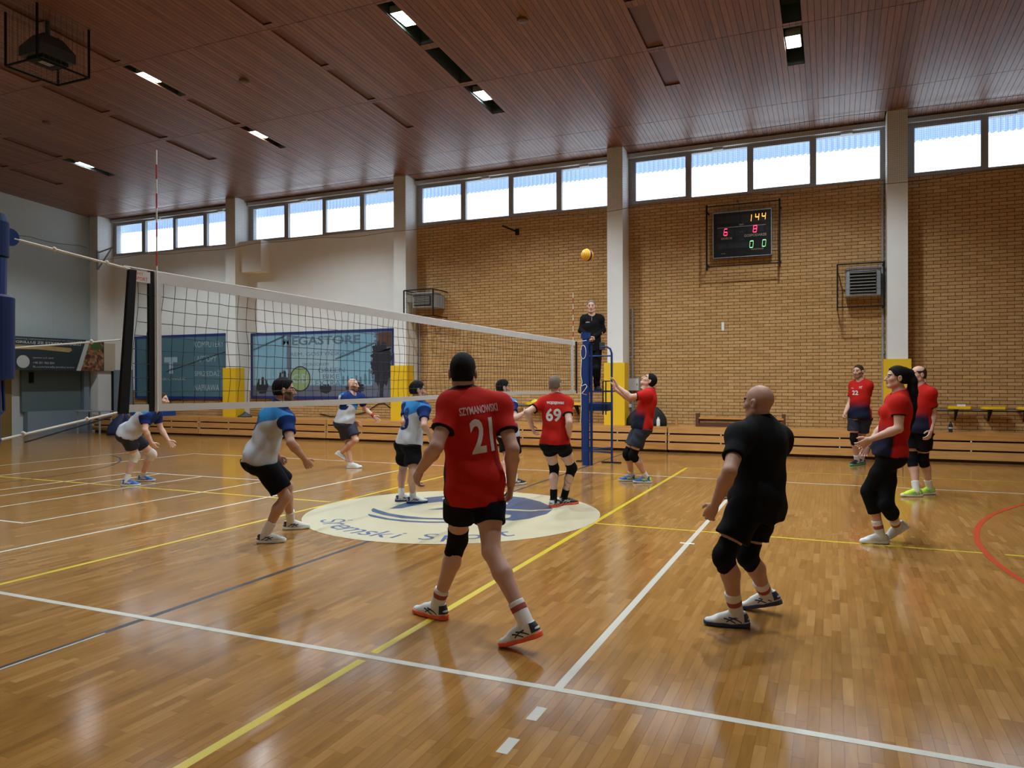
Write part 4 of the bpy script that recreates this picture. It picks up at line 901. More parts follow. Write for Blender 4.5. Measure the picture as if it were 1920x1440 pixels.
def ell(c, r, ax=None):
    c = np.asarray(c, np.float32); r = np.asarray(r, np.float32); Mx = np.eye(3, dtype=np.float32) if ax is None else np.asarray(ax, np.float32)   # rows are axes
    def fn(p):
        q = (p-c)@Mx.T; k0 = np.sqrt(((q/r)**2).sum(-1)); k1 = np.sqrt(((q/r**2)**2).sum(-1))+1e-6; return k0*(k0-1)/k1
    ext = np.sqrt(((Mx*r[:,None])**2).sum(0)); return fn, c-ext, c+ext
def capped(prim, p0, n):
    fn, lo, hi = prim; p0 = np.asarray(p0, np.float32); n = nrm(n).astype(np.float32); return (lambda p: np.maximum(fn(p), (p-p0)@n)), lo, hi
def mk(name, V, Q, m, parent, attrs=None, **kw):
    me = bpy.data.meshes.new(name); c = wpos(parent); V = V-c
    me.vertices.add(len(V)); me.vertices.foreach_set('co', V.astype(np.float32).ravel()); n = len(Q); me.loops.add(4*n); me.loops.foreach_set('vertex_index', Q.astype(np.int32).ravel())
    me.polygons.add(n); me.polygons.foreach_set('loop_start', np.arange(0, 4*n, 4, dtype=np.int32)); me.update(calc_edges=True); me.validate()
    for k, v in (attrs or {}).items():
        if v.ndim == 1: a = me.attributes.new(k, 'FLOAT', 'POINT'); a.data.foreach_set('value', v.astype(np.float32))
        else: a = me.attributes.new(k, 'FLOAT_VECTOR', 'POINT'); a.data.foreach_set('vector', v.astype(np.float32).ravel())
    me.materials.append(m); me.shade_smooth(); o = link(name, me, parent, (0,0,0)); tag(o, **kw); return o

# ---- head, hands and shoes are modelled once in their own frames
def model_head():
    F_ = Field((-.12,-.14,-.17), (.12,.15,.15), .0042)
    add = lambda pr_, k=.02: F_.add(*pr_, k=k)
    add(ell((0,-.012,.032), (.076,.097,.090))); add(ell((0,.026,-.035), (.057,.064,.075)), .03); add(ell((0,.062,-.094), (.024,.022,.02)), .025)
    for s in (-1, 1):
        add(ell((s*.042,.052,-.018), (.022,.026,.022)), .02); add(cone((s*.05,.0,-.06), (s*.025,.055,-.095), .022, .018), .025)
        F_.add(*ell((s*.032,.102,.008), (.018,.016,.011)), k=.012, sub=True); add(ell((s*.031,.079,.008), (.0135,.0125,.0105)), .003)
        add(ell((s*.083,-.014,-.003), (.012,.022,.034)), .008); F_.add(*ell((s*.094,-.009,-.002), (.006,.011,.019)), k=.004, sub=True)
    add(cone((-.034,.080,.028), (.034,.080,.028), .011, .011), .014); add(cone((0,.086,.012), (0,.108,-.030), .009, .0125), .010)
    for s in (-1, 1): add(ell((s*.011,.096,-.033), (.008,.010,.008)), .006)
    add(ell((0,.087,-.056), (.022,.0085,.0055)), .004); add(ell((0,.086,-.066), (.019,.009,.0065)), .004)
    add(cone((0,-.022,-.05), (0,-.035,-.17), .056, .060, (0,1,0), 1.05), .025)
    return F_.net()
HEAD = model_head()
def head_tint(V, hair=(.02,.015,.012), beard=0., brow=1.):
    C = np.ones((len(V), 3)); x, y, z = np.abs(V[:,0]), V[:,1], V[:,2]
    lip = (x < .024) & (y > .07) & (np.abs(z+.061) < .012); C[lip] = (.80,.52,.52)
    br = (np.abs(z-.030-.12*np.clip(.03-x, -.02, .02)) < .0065) & (x > .010) & (x < .052) & (y > .05); C[br] = np.array(hair)*2.2*brow+(1-brow)
    ey = (np.hypot(x-.031, z-.008) < .0115) & (y > .075); C[ey] = (.42,.36,.34)
    pu = (np.hypot(x-.031, z-.008) < .0055) & (y > .08); C[pu] = (.05,.04,.04)
    if beard: 
        b = (z < -.035-.25*(y-.05)*0+.02*(x > .045)) & (y > -.005) & (z > -.125) & ~((x < .02) & (np.abs(z+.061) < .010)); C[b] = C[b]*(1-beard)+np.array(hair)*2.5*beard
    return C
def model_hair(style):
    t = {'buzz': .005, 'short': .011, 'dark': .018, 'tail': .016, 'sides': .006}[style]
    F_ = Field((-.15,-.26,-.70 if style == 'tail' else -.2), (.15,.15,.17), .005 if style != 'tail' else .0065)
    F_.add(*ell((0,-.014,.034), (.077+t*.45,.098+t,.090+t)), k=.02); F_.add(*ell((0,-.06,-.03), (.058+t*.6,.045+t*.6,.06)), k=.03)
    _, p = F_.grid(F_.o, F_.o+F_.v*F_.n); p = p[:F_.n[0], :F_.n[1], :F_.n[2]]; x, y, z = np.abs(p[...,0]), p[...,1], p[...,2]
    line_ = np.maximum((1.55*(y-.0)+.012-z)/1.84, np.minimum((.045-z), (y-.005)))       # forehead line, then sideburn and nape
    line_ = np.maximum(np.where(y > .0, np.maximum(1.55*(y-.068)+.075-z, .0*z-1)/1.84, -1), np.where(z < -.05, (-.05-z), -1)); 
    line_ = np.maximum(line_, np.where((z < .02) & (y > .012), np.minimum(y-.012, .02-z), -1))
    F_.f = np.maximum(F_.f, line_.astype(np.float32))
    if style == 'sides': F_.f = np.maximum(F_.f, (z-.055-.35*np.clip(-y-.02, 0, .1)*2).astype(np.float32))
    for s in (-1, 1): F_.add(*ell((s*.090,-.012,-.006), (.022,.027,.040)), k=.006, sub=True)
    if style == 'tail':
        P = [(0,-.085,.075,.052),(0,-.135,.06,.048),(0,-.170,-.02,.058),(0,-.175,-.14,.066),(0,-.16,-.30,.066),(0,-.145,-.44,.052),(.0,-.135,-.56,.018)]
        for a, b in zip(P[:-1], P[1:]): F_.add(*cone(a[:3], b[:3], a[3], b[3], (0,1,0), 1.25), k=.02)
    F_.ripple(lambda p: (.0009 if style == 'tail' else .0012 if style == 'dark' else .0004)*(np.sin(p[:,0]*190+p[:,1]*70+3*np.sin(p[:,2]*60))+np.sin(p[:,0]*90-p[:,1]*160+p[:,2]*120)))
    return F_.net()
HAIR = {s: model_hair(s) for s in ('buzz', 'short', 'dark', 'tail', 'sides')}
def model_hand(pose):
    F_ = Field((-.085,-.04,-.11), (.085,.215,.05), .0036); add = lambda pr_, k=.010: F_.add(*pr_, k=k)
    add(cone((0,-.03,0), (0,.012,0), .026, .027, (0,0,1), 1.3), .01); add(cone((-.012,.03,0), (-.022,.085,0), .025, .021, (0,0,1), 1.7), .015); add(cone((.012,.03,0), (.022,.085,0), .025, .021, (0,0,1), 1.7), .015); add(cone((0,.02,-.002), (0,.085,-.002), .03, .026, (0,0,1), 1.8), .015)
    curl = {'relaxed': (22,34,22), 'fist': (62,80,50), 'open': (6,10,8)}[pose]; spread = {'relaxed': .04, 'fist': .0, 'open': .12}[pose]
    for i, (x, L, r) in enumerate(((.031, (.042,.025,.020), .0088), (.0105, (.046,.029,.021), .0092), (-.0105, (.042,.027,.020), .0088), (-.030, (.033,.020,.018), .0078))):
        p = A_(x, .088-abs(x-.01)*.25, .0); a = 0.; e = (1.5-i)*spread+(.02*(1.5-i) if pose != 'fist' else 0)
        for j in range(3):
            a += math.radians(curl[j]*(1+.06*i)); d = A_(math.sin(e)*math.cos(a), math.cos(e)*math.cos(a), -math.sin(a)); q = p+d*L[j]
            add(cone(p, q, r*(1-.07*j), r*(1-.07*(j+1))), .0045); p = q
    p = A_(.022, .018, -.006); th = {'relaxed': ((.72,.62,-.30), (.42,.82,-.38), (.2,.9,-.4)), 'fist': ((.70,.62,-.35), (.05,.75,-.66), (-.5,.6,-.6)), 'open': ((.82,.55,-.12), (.6,.78,-.12), (.5,.85,-.1))}[pose]
    for d, L, ra, rb in zip(th, (.042,.032,.026), (.0145,.0108,.0098), (.0108,.0098,.0078)): q = p+nrm(d)*L; add(cone(p, q, ra, rb), .007); p = q
    return F_.net()
HAND = {k: model_hand(k) for k in ('relaxed', 'fist', 'open')}
def model_shoe():
    F_ = Field((-.075,-.11,-.01), (.075,.235,.15), .0048); add = lambda pr_, k=.02: F_.add(*pr_, k=k)
    add(cone((0,-.045,.042), (0,.03,.042), .039, .044, (1,0,0), 1.05)); add(cone((0,.03,.040), (.004,.115,.032), .044, .043, (0,0,1), 1.15)); add(cone((.004,.115,.030), (.0,.178,.026), .042, .032, (0,0,1), 1.25))
    add(cone((0,-.028,.05), (0,-.022,.098), .040, .041, (1,0,0), 1.0)); add(cone((0,.0,.085), (0,.10,.052), .034, .030))
    F_.add(*cone((0,-.02,.10), (0,-.015,.16), .030, .036), k=.006, sub=True); F_.cut((0,0,.016), (0,0,-1)); F_.cut((0,0,.112), (0,-.25,1))
    U = F_.net()
    F_ = Field((-.075,-.11,-.012), (.075,.235,.07), .0048)
    for a, b, ra, rb in (((0,-.045,0),(0,.03,0),.044,.042), ((0,.03,0),(.006,.11,0),.042,.050), ((.006,.11,0),(0,.178,0),.050,.037)):
        a, b = A_(*a), A_(*b)
        def fn(p, a=a, b=b, ra=ra, rb=rb):
            q = p[...,:2]-a[:2]; ab = (b-a)[:2]; t = np.clip((q@ab)/(ab@ab), 0, 1); r = np.sqrt(((q-ab*t[...,None])**2).sum(-1))-(ra+(rb-ra)*t); zt = .026+.006*np.clip(-p[...,1]*12, 0, 1)+.10*np.clip(p[...,1]-.15, 0, 1)
            return np.maximum(np.maximum(r, p[...,2]-zt), -p[...,2]+.10*np.clip(p[...,1]-.14, 0, .1))
        F_.add(fn, (-.06,-.10,0), (.06,.225,.045), k=.006)
    return U, F_.net()
SHOE, SOLE = model_shoe()
def shared(name, VQ, m):
    me = bpy.data.meshes.new(name); me.from_pydata(VQ[0].tolist(), [], VQ[1].tolist()); me.materials.append(m); me.shade_smooth(); return me
def model_laces():
    g = G(); rows = []
    for i in range(5):
        y = .018+.020*i; z = .117-.0125*i; w = .024-.001*i
        g.tube([(-w, y, z-.012), (-w*.5, y+.003, z-.001), (w*.5, y+.003, z-.001), (w, y, z-.012)], .0042, 5)
    g.tube([(0, .012, .118), (.018, -.002, .128), (.024, .01, .12)], .003, 5); g.tube([(0, .012, .118), (-.018, -.002, .128), (-.024, .01, .12)], .003, 5)
    return g.mesh('laces')
LACE_ME = model_laces(); LACE_ME.materials.append(M['white'])
def model_stripe():      # curved side stripes and a heel patch wrapped on the upper
    bv = BVHTree.FromPolygons(SHOE[0].tolist(), SHOE[1].tolist()); g = G()
    for sg in (-1, 1):
        for a, b in (((-.03, .035), (.055, .066)), ((.01, .030), (.085, .058)), ((-.005, .066), (.07, .036))):
            vs = []
            for i in range(9):
                y, z = a[0]+(b[0]-a[0])*i/8, a[1]+(b[1]-a[1])*i/8+.006*math.sin(math.pi*i/8)
                for dz in (-.0045, .0045):
                    h = bv.ray_cast(Vector((sg*.2, y, z+dz)), Vector((-sg, 0, 0)), .4); x = h[0].x if h[0] is not None else sg*.04; vs.append((x+sg*.0012, y, z+dz))
            g.add(vs, [(2*i, 2*i+2, 2*i+3, 2*i+1) if sg > 0 else (2*i, 2*i+1, 2*i+3, 2*i+2) for i in range(8)])
    vs = []; n = 12
    for i in range(n+1):
        t = math.pi*(.12+.76*i/n)
        for z in (.022, .045, .07, .092):
            d = Vector((math.cos(t), -math.sin(t), 0)); h = bv.ray_cast(Vector((0, -.03, z))+d*.2, -d, .4); p = h[0] if h[0] is not None else Vector((0, -.03, z))+d*.04; vs.append(tuple(p+d*.0015))
    g.add(vs, [(4*i+k, 4*i+k+1, 4*i+k+5, 4*i+k+4) for i in range(n) for k in range(3)])
    return g.mesh('shoe_panel')
from mathutils.bvhtree import BVHTree
STRIPE_ME = model_stripe(); STRIPE_ME.materials.append(M['white'])
SHOE_ME = shared('shoe', SHOE, M['white']); SOLE_ME = shared('sole', SOLE, M['white'])

# ---- materials for people
def attr_mat(name, base, rough=.55, sss=0.):
    m = bpy.data.materials.new(name); m.use_nodes = True; n = m.node_tree.nodes; l = m.node_tree.links; b = n['Principled BSDF']; b.inputs['Roughness'].default_value = rough
    a = n.new('ShaderNodeAttribute'); a.attribute_name = 'tint'; mx = n.new('ShaderNodeMix'); mx.data_type = 'RGBA'; mx.blend_type = 'MULTIPLY'; mx.inputs[0].default_value = 1; mx.inputs[6].default_value = (*base, 1)
    l.new(a.outputs['Vector'], mx.inputs[7]); l.new(mx.outputs[2], b.inputs['Base Color']); b.inputs['Subsurface Weight'].default_value = sss; b.inputs['Subsurface Radius'].default_value = (.01,.004,.002); b.inputs['Specular IOR Level'].default_value = .35; return m
SKIN = {k: attr_mat('skin_'+k, c) for k, c in {'fair': (.56,.33,.245), 'mid': (.50,.29,.21), 'tan': (.43,.24,.165), 'pale': (.60,.38,.30)}.items()}
def shirt_mat(kind):
    """printed jersey: colours chosen by place on the garment (side, forward, up) and along the sleeve"""
    m = bpy.data.materials.new('jersey_'+kind); m.use_nodes = True; n = m.node_tree.nodes; l = m.node_tree.links; b = n['Principled BSDF']; b.inputs['Roughness'].default_value = .85; b.inputs['Specular IOR Level'].default_value = .15
    a = n.new('ShaderNodeAttribute'); a.attribute_name = 'tc'; sx = n.new('ShaderNodeSeparateXYZ'); l.new(a.outputs['Vector'], sx.inputs[0]); s = n.new('ShaderNodeAttribute'); s.attribute_name = 'sleeve'
    def ramp(src, lo, hi):
        r = n.new('ShaderNodeMapRange'); r.interpolation_type = 'SMOOTHSTEP'; r.inputs['From Min'].default_value = lo; r.inputs['From Max'].default_value = hi; l.new(src, r.inputs[0]); return r.outputs[0]
    def mul(p, q): x = n.new('ShaderNodeMath'); x.operation = 'MULTIPLY'; l.new(p, x.inputs[0]); l.new(q, x.inputs[1]); return x.outputs[0]
    def mix(f, A, B):
        x = n.new('ShaderNodeMix'); x.data_type = 'RGBA'; l.new(f, x.inputs[0])
        for i, c in ((6, A), (7, B)):
            if isinstance(c, tuple): x.inputs[i].default_value = (*c, 1)
            else: l.new(c, x.inputs[i])
        return x.outputs[2]
    X, Y_, Z_ = sx.outputs; sl = s.outputs['Fac']
    if kind == 'red':
        red = (.43,.013,.008); navy = (.008,.009,.024)
        c = mix(mul(ramp(Z_, .50, .18), ramp(Y_, -.01, .02)), red, navy); c = mix(ramp(sl, .94, .945), c, (.008,.008,.01)); c = mix(ramp(Z_, 1.10, 1.105), c, (.02,.01,.012))
    elif kind == 'blue':
        w = n.new('ShaderNodeMath'); w.operation = 'MULTIPLY_ADD'; l.new(X, w.inputs[0]); w.inputs[1].default_value = -1.1; l.new(Z_, w.inputs[2])
        c = mix(ramp(w.outputs[0], .60, .61), (.44,.46,.50), (.03,.20,.46)); c = mix(mul(ramp(Z_, .66, .67), ramp(Y_, .03, .05)), c, (.010,.028,.13)); c = mix(ramp(sl, .12, .13), c, (.008,.022,.11)); c = mix(ramp(Z_, 1.0, 1.01), c, (.010,.028,.12))
    else:
        c = mix(ramp(Z_, 2, 3), (.0045,.0045,.0055), (.0045,.0045,.0055))
    l.new(c, b.inputs['Base Color'])
    tc = n.new('ShaderNodeTexCoord'); t = n.new('ShaderNodeTexNoise'); t.inputs['Scale'].default_value = 14; t.inputs['Detail'].default_value = 4; l.new(tc.outputs['Object'], t.inputs[0]); bp = n.new('ShaderNodeBump'); bp.inputs['Strength'].default_value = .25; bp.inputs['Distance'].default_value = .015; l.new(t.outputs[0], bp.inputs['Height']); l.new(bp.outputs[0], b.inputs['Normal'])
    return m
JER = {k: shirt_mat(k) for k in ('red', 'blue', 'black')}
CL = {'black': mat('black_sports_fabric', (.005,.005,.006), .9, spec=.12, bump=.2, bscale=14), 'navy': mat('navy_sports_fabric', (.010,.014,.034), .8, bump=.2, bscale=14), 'white': mat('white_sports_fabric', (.66,.65,.63), .8, bump=.2, bscale=25),
      'hair_black': mat('black_hair', (.007,.006,.005), .8, spec=.15, bump=.25, bscale=150), 'hair_brown': mat('brown_hair', (.045,.024,.014), .85, spec=.15, bump=.25, bscale=150), 'hair_grey': mat('grey_hair', (.17,.13,.10), .85, spec=.15, bump=.25, bscale=150), 'num': mat('white_print', (.62,.60,.60), .6), 'numblue': mat('navy_print', (.012,.03,.14), .6), 'pinkprint': mat('pale_print', (.62,.40,.40), .6),
      'redband': mat('red_band', (.35,.02,.02), .8), 'lime': mat('lime_shoe', (.50,.72,.04), .5), 'blue': mat('blue_shoe', (.02,.10,.36), .5), 'orange': mat('orange_sole', (.80,.10,.03), .5), 'offwhite': mat('off_white_shoe', (.52,.50,.44), .6), 'greensole': mat('green_sole', (.05,.45,.22), .5), 'shoewhite': mat('white_shoe', (.62,.63,.62), .5), 'darkshoe': mat('dark_shoe', (.010,.011,.016), .5), 'navyshoe': mat('navy_shoe', (.015,.03,.09), .5), 'sockred': mat('red_print', (.30,.06,.05), .8)}

FWH = nrm(A_(FW[0], FW[1], 0)); RTH = nrm(A_(RT[0], RT[1], 0)); ZUP = A_(0,0,1.)
def head_dir(phi, pitch=0):
    p = math.radians(phi); q = math.radians(pitch); return (FWH*math.cos(p)+RTH*math.sin(p))*math.cos(q)+ZUP*math.sin(q)
def basis(fwd, up=ZUP):
    f = nrm(fwd); r = nrm(np.cross(f, up)); u = np.cross(r, f); return r, f, u          # right, forward, up
def subdivide(V2, T, times):
    T = [t for f in T for t in [(f[0], f[i], f[i+1]) for i in range(1, len(f)-1)]]; V2 = [tuple(v) for v in V2]
    for _ in range(times):
        cache = {}; out = []
        def mid(a, b):
            k = (min(a, b), max(a, b))
            if k not in cache: V2.append(((V2[a][0]+V2[b][0])/2, (V2[a][1]+V2[b][1])/2)); cache[k] = len(V2)-1
            return cache[k]
        for a, b, c in T: x, y, z = mid(a, b), mid(b, c), mid(c, a); out += [(a,x,z),(x,b,y),(z,y,c),(x,y,z)]
        T = out
    return V2, T
from mathutils.bvhtree import BVHTree

def person(label, H, D, body, face, J, feet, top=('red', {}), bottom=('black', .62, .0), hair=None, skin='fair', pads='', padcol='black', sock=('white', .12), shoe=('shoewhite', 'shoewhite', 'shoewhite', 'offwhite'), hands=('relaxed', 'relaxed'),
           build=1., belly=1., beard=0., haircol=(.02,.015,.012), woman=False, prints=(), wristband=None, ground=0., leg_extra=None, tattoo=None, group=None, hsc=1., emblem=False):
    s = H/1.8; fdir = head_dir(body); side = nrm(np.cross(fdir, ZUP))       # side points to the person's right
    LT, LC, LU, LF = .245*H, .246*H, .172*H, .150*H
    P = {}
    def put(k, off=0.): x, y = J[k][:2]; P[k] = atD(x, y, D+(J[k][2] if len(J[k]) > 2 else off))
    put('hip'); put('neck', (nrm(fdir)@FW)*.0+J.get('lean', 0)); 
    put('head', J.get('lean', 0)+.02*(fdir@FW))
    for k, sg in (('L', -1), ('R', 1)):
        o = sg*.178*s*build**.5*(side@FW)+J.get('lean', 0)
        if 'sh'+k in J: put('sh'+k, o)
        else: P['sh'+k] = P['neck']+side*sg*.178*s*build**.5-ZUP*.035*s
        P['hip'+k] = P['hip']+side*sg*.088*s-ZUP*.01
    for k in 'LR':
        a = J['an'+k]
        if a[2] == 'g': P['an'+k] = gnd(a[0], a[1], ground+.088*s)
        else: P['an'+k] = atD(a[0], a[1], D+a[2])
        best = None
        for off in np.linspace(-.45, .45, 181):
            q = atD(*J['kn'+k][:2], D+off); c = (np.linalg.norm(q-P['hip'+k])-LT)**2+(np.linalg.norm(q-P['an'+k])-LC)**2+.02*max(0, -(q-(P['hip'+k]+P['an'+k])/2)@fdir)
            if len(J['kn'+k]) > 2: c = (off-J['kn'+k][2])**2
            if best is None or c < best[0]: best = (c, q)
        P['kn'+k] = best[1]
        best = None
        for off in np.linspace(-.4, .4, 161):
            q = atD(*J['el'+k][:2], D+off); c = (np.linalg.norm(q-P['sh'+k])-LU)**2+.006*max(0, (q-P['sh'+k])@fdir)*(0 if hands[0] == 'up' else 1)
            if len(J['el'+k]) > 2: c = (off-J['el'+k][2])**2
            if best is None or c < best[0]: best = (c, q)
        P['el'+k] = best[1]
        best = None
        for off in np.linspace(-.5, .5, 201):
            q = atD(*J['wr'+k][:2], D+off); c = (np.linalg.norm(q-P['el'+k])-LF)**2+.004*max(0, -(q-P['el'+k])@fdir)
            if len(J['wr'+k]) > 2: c = (off-J['wr'+k][2])**2
            if best is None or c < best[0]: best = (c, q)
        P['wr'+k] = best[1]
    base = (P['anL']+P['anR'])/2; root = thing('person', (base[0], base[1], ground), label, 'person', group)
    if PERSON_DEBUG: print(label[:30], 'H', H, {n: round(float(np.linalg.norm(P[a]-P[b])/L), 2) for n, a, b, L in (('thL','hipL','knL',LT),('thR','hipR','knR',LT),('caL','knL','anL',LC),('caR','knR','anR',LC),('uaL','shL','elL',LU),('uaR','shR','elR',LU),('faL','elL','wrL',LF),('faR','elR','wrR',LF),('trunk','hip','neck',.29*H),('neck','neck','head',.095*H))}, 'an z', round(P['anL'][2], 2), round(P['anR'][2], 2))
    up = nrm(P['neck']-P['hip']); cs = P['shR']-P['shL']; cs = nrm(cs-up*(cs@up)); cf = np.cross(up, cs); CA = np.stack([cs, cf, up])
    ps = nrm(side-up*(side@up)*.6); pu = nrm(up*.6+ZUP*.4); ps = nrm(ps-pu*(ps@pu)); pf = np.cross(pu, ps); PA = np.stack([ps, pf, pu]); T = P['neck']-P['hip']; b = s*build
    allp = np.array(list(P.values())); lo, hi = allp.min(0)-.24, allp.max(0)+.24
    hw = 1.12 if woman else 1.
    def torso(F_, g, k, gh=None):
        gh = g if gh is None else gh
        F_.add(*ell(P['hip']+pu*.02*s, (.158*b*hw+gh, .118*b+gh, .125*s+gh), PA), k=k); F_.add(*ell(P['hip']+T*.40+cf*.012*(belly-1)*8, (.142*b+g, .108*b*belly+g, .17*s+g), CA), k=k)
        F_.add(*ell(P['hip']+T*.70-cf*.004, (.165*b+g, .118*b+g, .175*s+g), CA), k=k); F_.add(*cone(P['shL'], P['shR'], .060*s+g, .060*s+g), k=k)
        for q in 'LR':
            F_.add(*cone(P['neck']+up*.015, P['sh'+q]+up*.004, .056*s+g*.6, .056*s+g), k=k); F_.add(*cone(P['neck']-up*.06, P['sh'+q]-up*.03, .07*s+g*.6, .06*s+g), k=k)
            if gh <= g: F_.add(*ell(P['hip'+q]-pf*.036*s-pu*.03*s, (.096*b*hw+gh, .092*b+gh, .105*s+gh), PA), k=k)
            if woman: F_.add(*ell(P['hip']+T*.66+cf*.085+cs*.062*(1 if q == 'R' else -1), (.062+g*.7, .066+g*.7, .066+g*.7), CA), k=.02)
    # skin
    B = Field(lo, hi, .0095); torso(B, 0, .03, -.016)
    hr, hf, hu = basis(head_dir(*face)); HC = P['head']
    B.add(*cone(P['neck']-up*.03, HC-hu*.06*s-hf*.02, .062*s*build**.5, .056*s*build**.5), k=.03)
    for q in 'LR':
        sh, el, wr, hp, kn, an = (P[n+q] for n in ('sh','el','wr','hip','kn','an')); g = 1 if build < 1.05 else build
        B.add(*cone(sh, sh+(el-sh)*.35, .058*s*g, .052*s*g), k=.03); B.add(*cone(sh+(el-sh)*.35, el, .052*s*g, .040*s*g), k=.02)
        B.add(*cone(el, el+(wr-el)*.28, .041*s*g, .044*s*g), k=.02); B.add(*cone(el+(wr-el)*.28, wr, .044*s*g, .027*s), k=.02)
        B.add(*cone(hp, hp+(kn-hp)*.55, .086*b, .076*b), k=.03); B.add(*cone(hp+(kn-hp)*.55, kn, .076*b, .055*s*g), k=.03)
        cb = nrm(hp-kn)*.0-nrm(np.cross(np.cross(kn-hp, an-kn)+1e-6*side, an-kn))*.0; back = -fdir+nrm(an-kn)*(fdir@nrm(an-kn))
        B.add(*cone(kn, kn+(an-kn)*.32+back*.016*s, .053*s*g, .057*s*g), k=.025); B.add(*cone(kn+(an-kn)*.32+back*.016*s, an+(kn-an)*.12, .057*s*g, .037*s), k=.025); B.add(*cone(an+(kn-an)*.14, an, .037*s, .038*s), k=.015)
    V, Q = B.net(); tint = np.ones((len(V), 3))
    if tattoo:
        kn, an = P['kn'+tattoo], P['an'+tattoo]; t = ((V-kn)@(an-kn))/((an-kn)@(an-kn)); dd = np.linalg.norm(V-(kn+(an-kn)*np.clip(t, 0, 1)[:,None]), axis=1)
        w = np.sin(V@A_(31,22,40)+2*np.sin(V@A_(60,-40,25)))+np.sin(V@A_(-45,70,33)); m_ = (t > .15) & (t < .8) & (dd < .09) & (w > -.2); tint[m_] = (.40,.48,.52)
    parts_ = [(V, Q, tint)]
    hs = hsc*(.122 if woman else .127)*H/.2304; HV = (HEAD[0]*A_(hs, hs, hs))@np.stack([hr, hf, hu])+HC; parts_.append((HV, HEAD[1], head_tint(HEAD[0], haircol, beard)))
    for i, q in enumerate('LR'):
        fd = nrm(P['wr'+q]-P['el'+q]); pose = hands[i] if hands[0] != 'up' else 'open'; sg = 1 if q == 'R' else -1
        bend = J.get('hand'+q); fd2 = nrm(fd+(A_(*bend) if bend else A_(0,0,-.25) if abs(fd[2]) < .8 else fdir*.12))
        inward = -sg*side*1.0+fdir*(.15); pn = nrm(inward-fd2*(inward@fd2)); 
        if hands[0] == 'up': pn = nrm(fdir+ZUP*.6-fd2*((fdir+ZUP*.6)@fd2))
        zz_ = -pn; xx_ = np.cross(fd2, zz_); hv = HAND[pose][0].copy(); 
        mirror = (xx_@(fdir+.3*ZUP)) < 0
        if mirror: hv[:,0] *= -1
        hq = HAND[pose][1][:, ::-1] if mirror else HAND[pose][1]
        hv = hv*(s*.98)@np.stack([xx_, fd2, zz_])+P['wr'+q]; parts_.append((hv, hq, np.ones((len(hv), 3))))
    n = 0; VV = []; QQ = []; TT = []
    for v, q, t in parts_: VV.append(v); QQ.append(q+n); TT.append(t); n += len(v)
    mk('body', np.concatenate(VV), np.concatenate(QQ), SKIN[skin], root, {'tint': np.concatenate(TT)})
    if hair:
        st, cm = hair; hv = HAIR[st][0]*hs
        if st == 'tail':
            w = np.clip((-.02-hv[:,2])/.3, 0, 1)[:,None]; Rw = hv@np.stack([hr, hf, hu]); Rv = hv@np.stack([nrm(np.cross(fdir, ZUP)), fdir, ZUP]); hv2 = Rw*(1-w)+Rv*w
        else: hv2 = hv@np.stack([hr, hf, hu])
        mk('hair', hv2+HC, HAIR[st][1], CL[cm], root)
    # shirt
    kind, o = top; hem = o.get('hem', -.10); loose = o.get('loose', .020); slv = o.get('sleeve', .62)
    Lo = np.minimum.reduce([P[k] for k in ('hip','neck','shL','shR','elL','elR')]+([P['wrL'], P['wrR']] if slv > 1 else []))-.24; Hi = np.maximum.reduce([P[k] for k in ('hip','neck','shL','shR','elL','elR')]+([P['wrL'], P['wrR']] if slv > 1 else []))+.24
    Fs = Field(Lo, Hi, .0085); torso(Fs, loose*.75, .05, max(loose*.75, loose*.75+.0101, bottom[2]+.018))
    Fs.add(*cone(P['hip']+T*.70, P['hip']+pu*hem*s, .138*b+loose, .150*b*hw+loose+bottom[2]*.5, cf, 1.22), k=.05)
    Fs.add(*ell(P['hip']+pu*(hem*.4)*s, (.160*b+loose*1.3, .128*b+loose*1.3, .20*s), PA), k=.05)
    Fs.cut(P['hip']+pu*hem*s, -pu)
    Fs.add(*cone(P['neck']+up*.018+cf*.028, P['neck']+up*.16+cf*.05, .068*s, .105*s), k=.008, sub=True)
    for q in 'LR':
        sh, el, wr = P['sh'+q], P['el'+q], P['wr'+q]; ad = nrm(el-sh)
        if slv > 1:
            Fs.add(*cone(sh, el, .070*s*build, .057*s*build), k=.04); Fs.add(*capped(cone(el, wr, .056*s, .042*s), wr-nrm(wr-el)*.005, nrm(wr-el)), k=.02)
        else:
            e = sh+(el-sh)*slv; Fs.add(*capped(cone(sh, sh+(el-sh)*(slv+.3), (.058+loose*.35)*s*build, (.058+loose*.5)*s*build), e, ad), k=.04)
    amp = o.get('folds', .0055); ph = random.random()*6
    def rip(p):
        q = (p-P['hip'])@CA.T; u = q[:,2]/np.linalg.norm(T)
        w = np.sin(34*q[:,2]+16*q[:,0]+2.2*np.sin(9*q[:,1]+ph)+ph)*np.clip(1.25-1.2*u, .15, 1)+.6*np.sin(21*q[:,2]-26*q[:,0]+1.7*np.sin(13*q[:,0]+ph))*np.clip(1.1-u, .2, 1)
        return amp*w
    Fs.ripple(rip); V, Q = Fs.net(); loc = (V-P['hip'])@CA.T; loc[:,2] /= np.linalg.norm(T); sl = np.zeros(len(V))
    tdist = np.minimum(ell(P['hip']+T*.70-cf*.004, (.165*b+loose, .118*b+loose, .175*s+loose), CA)[0](V), cone(P['hip']+T*.70, P['hip']+pu*hem*s, .138*b+loose, .150*b*hw+loose, cf, 1.22)[0](V))
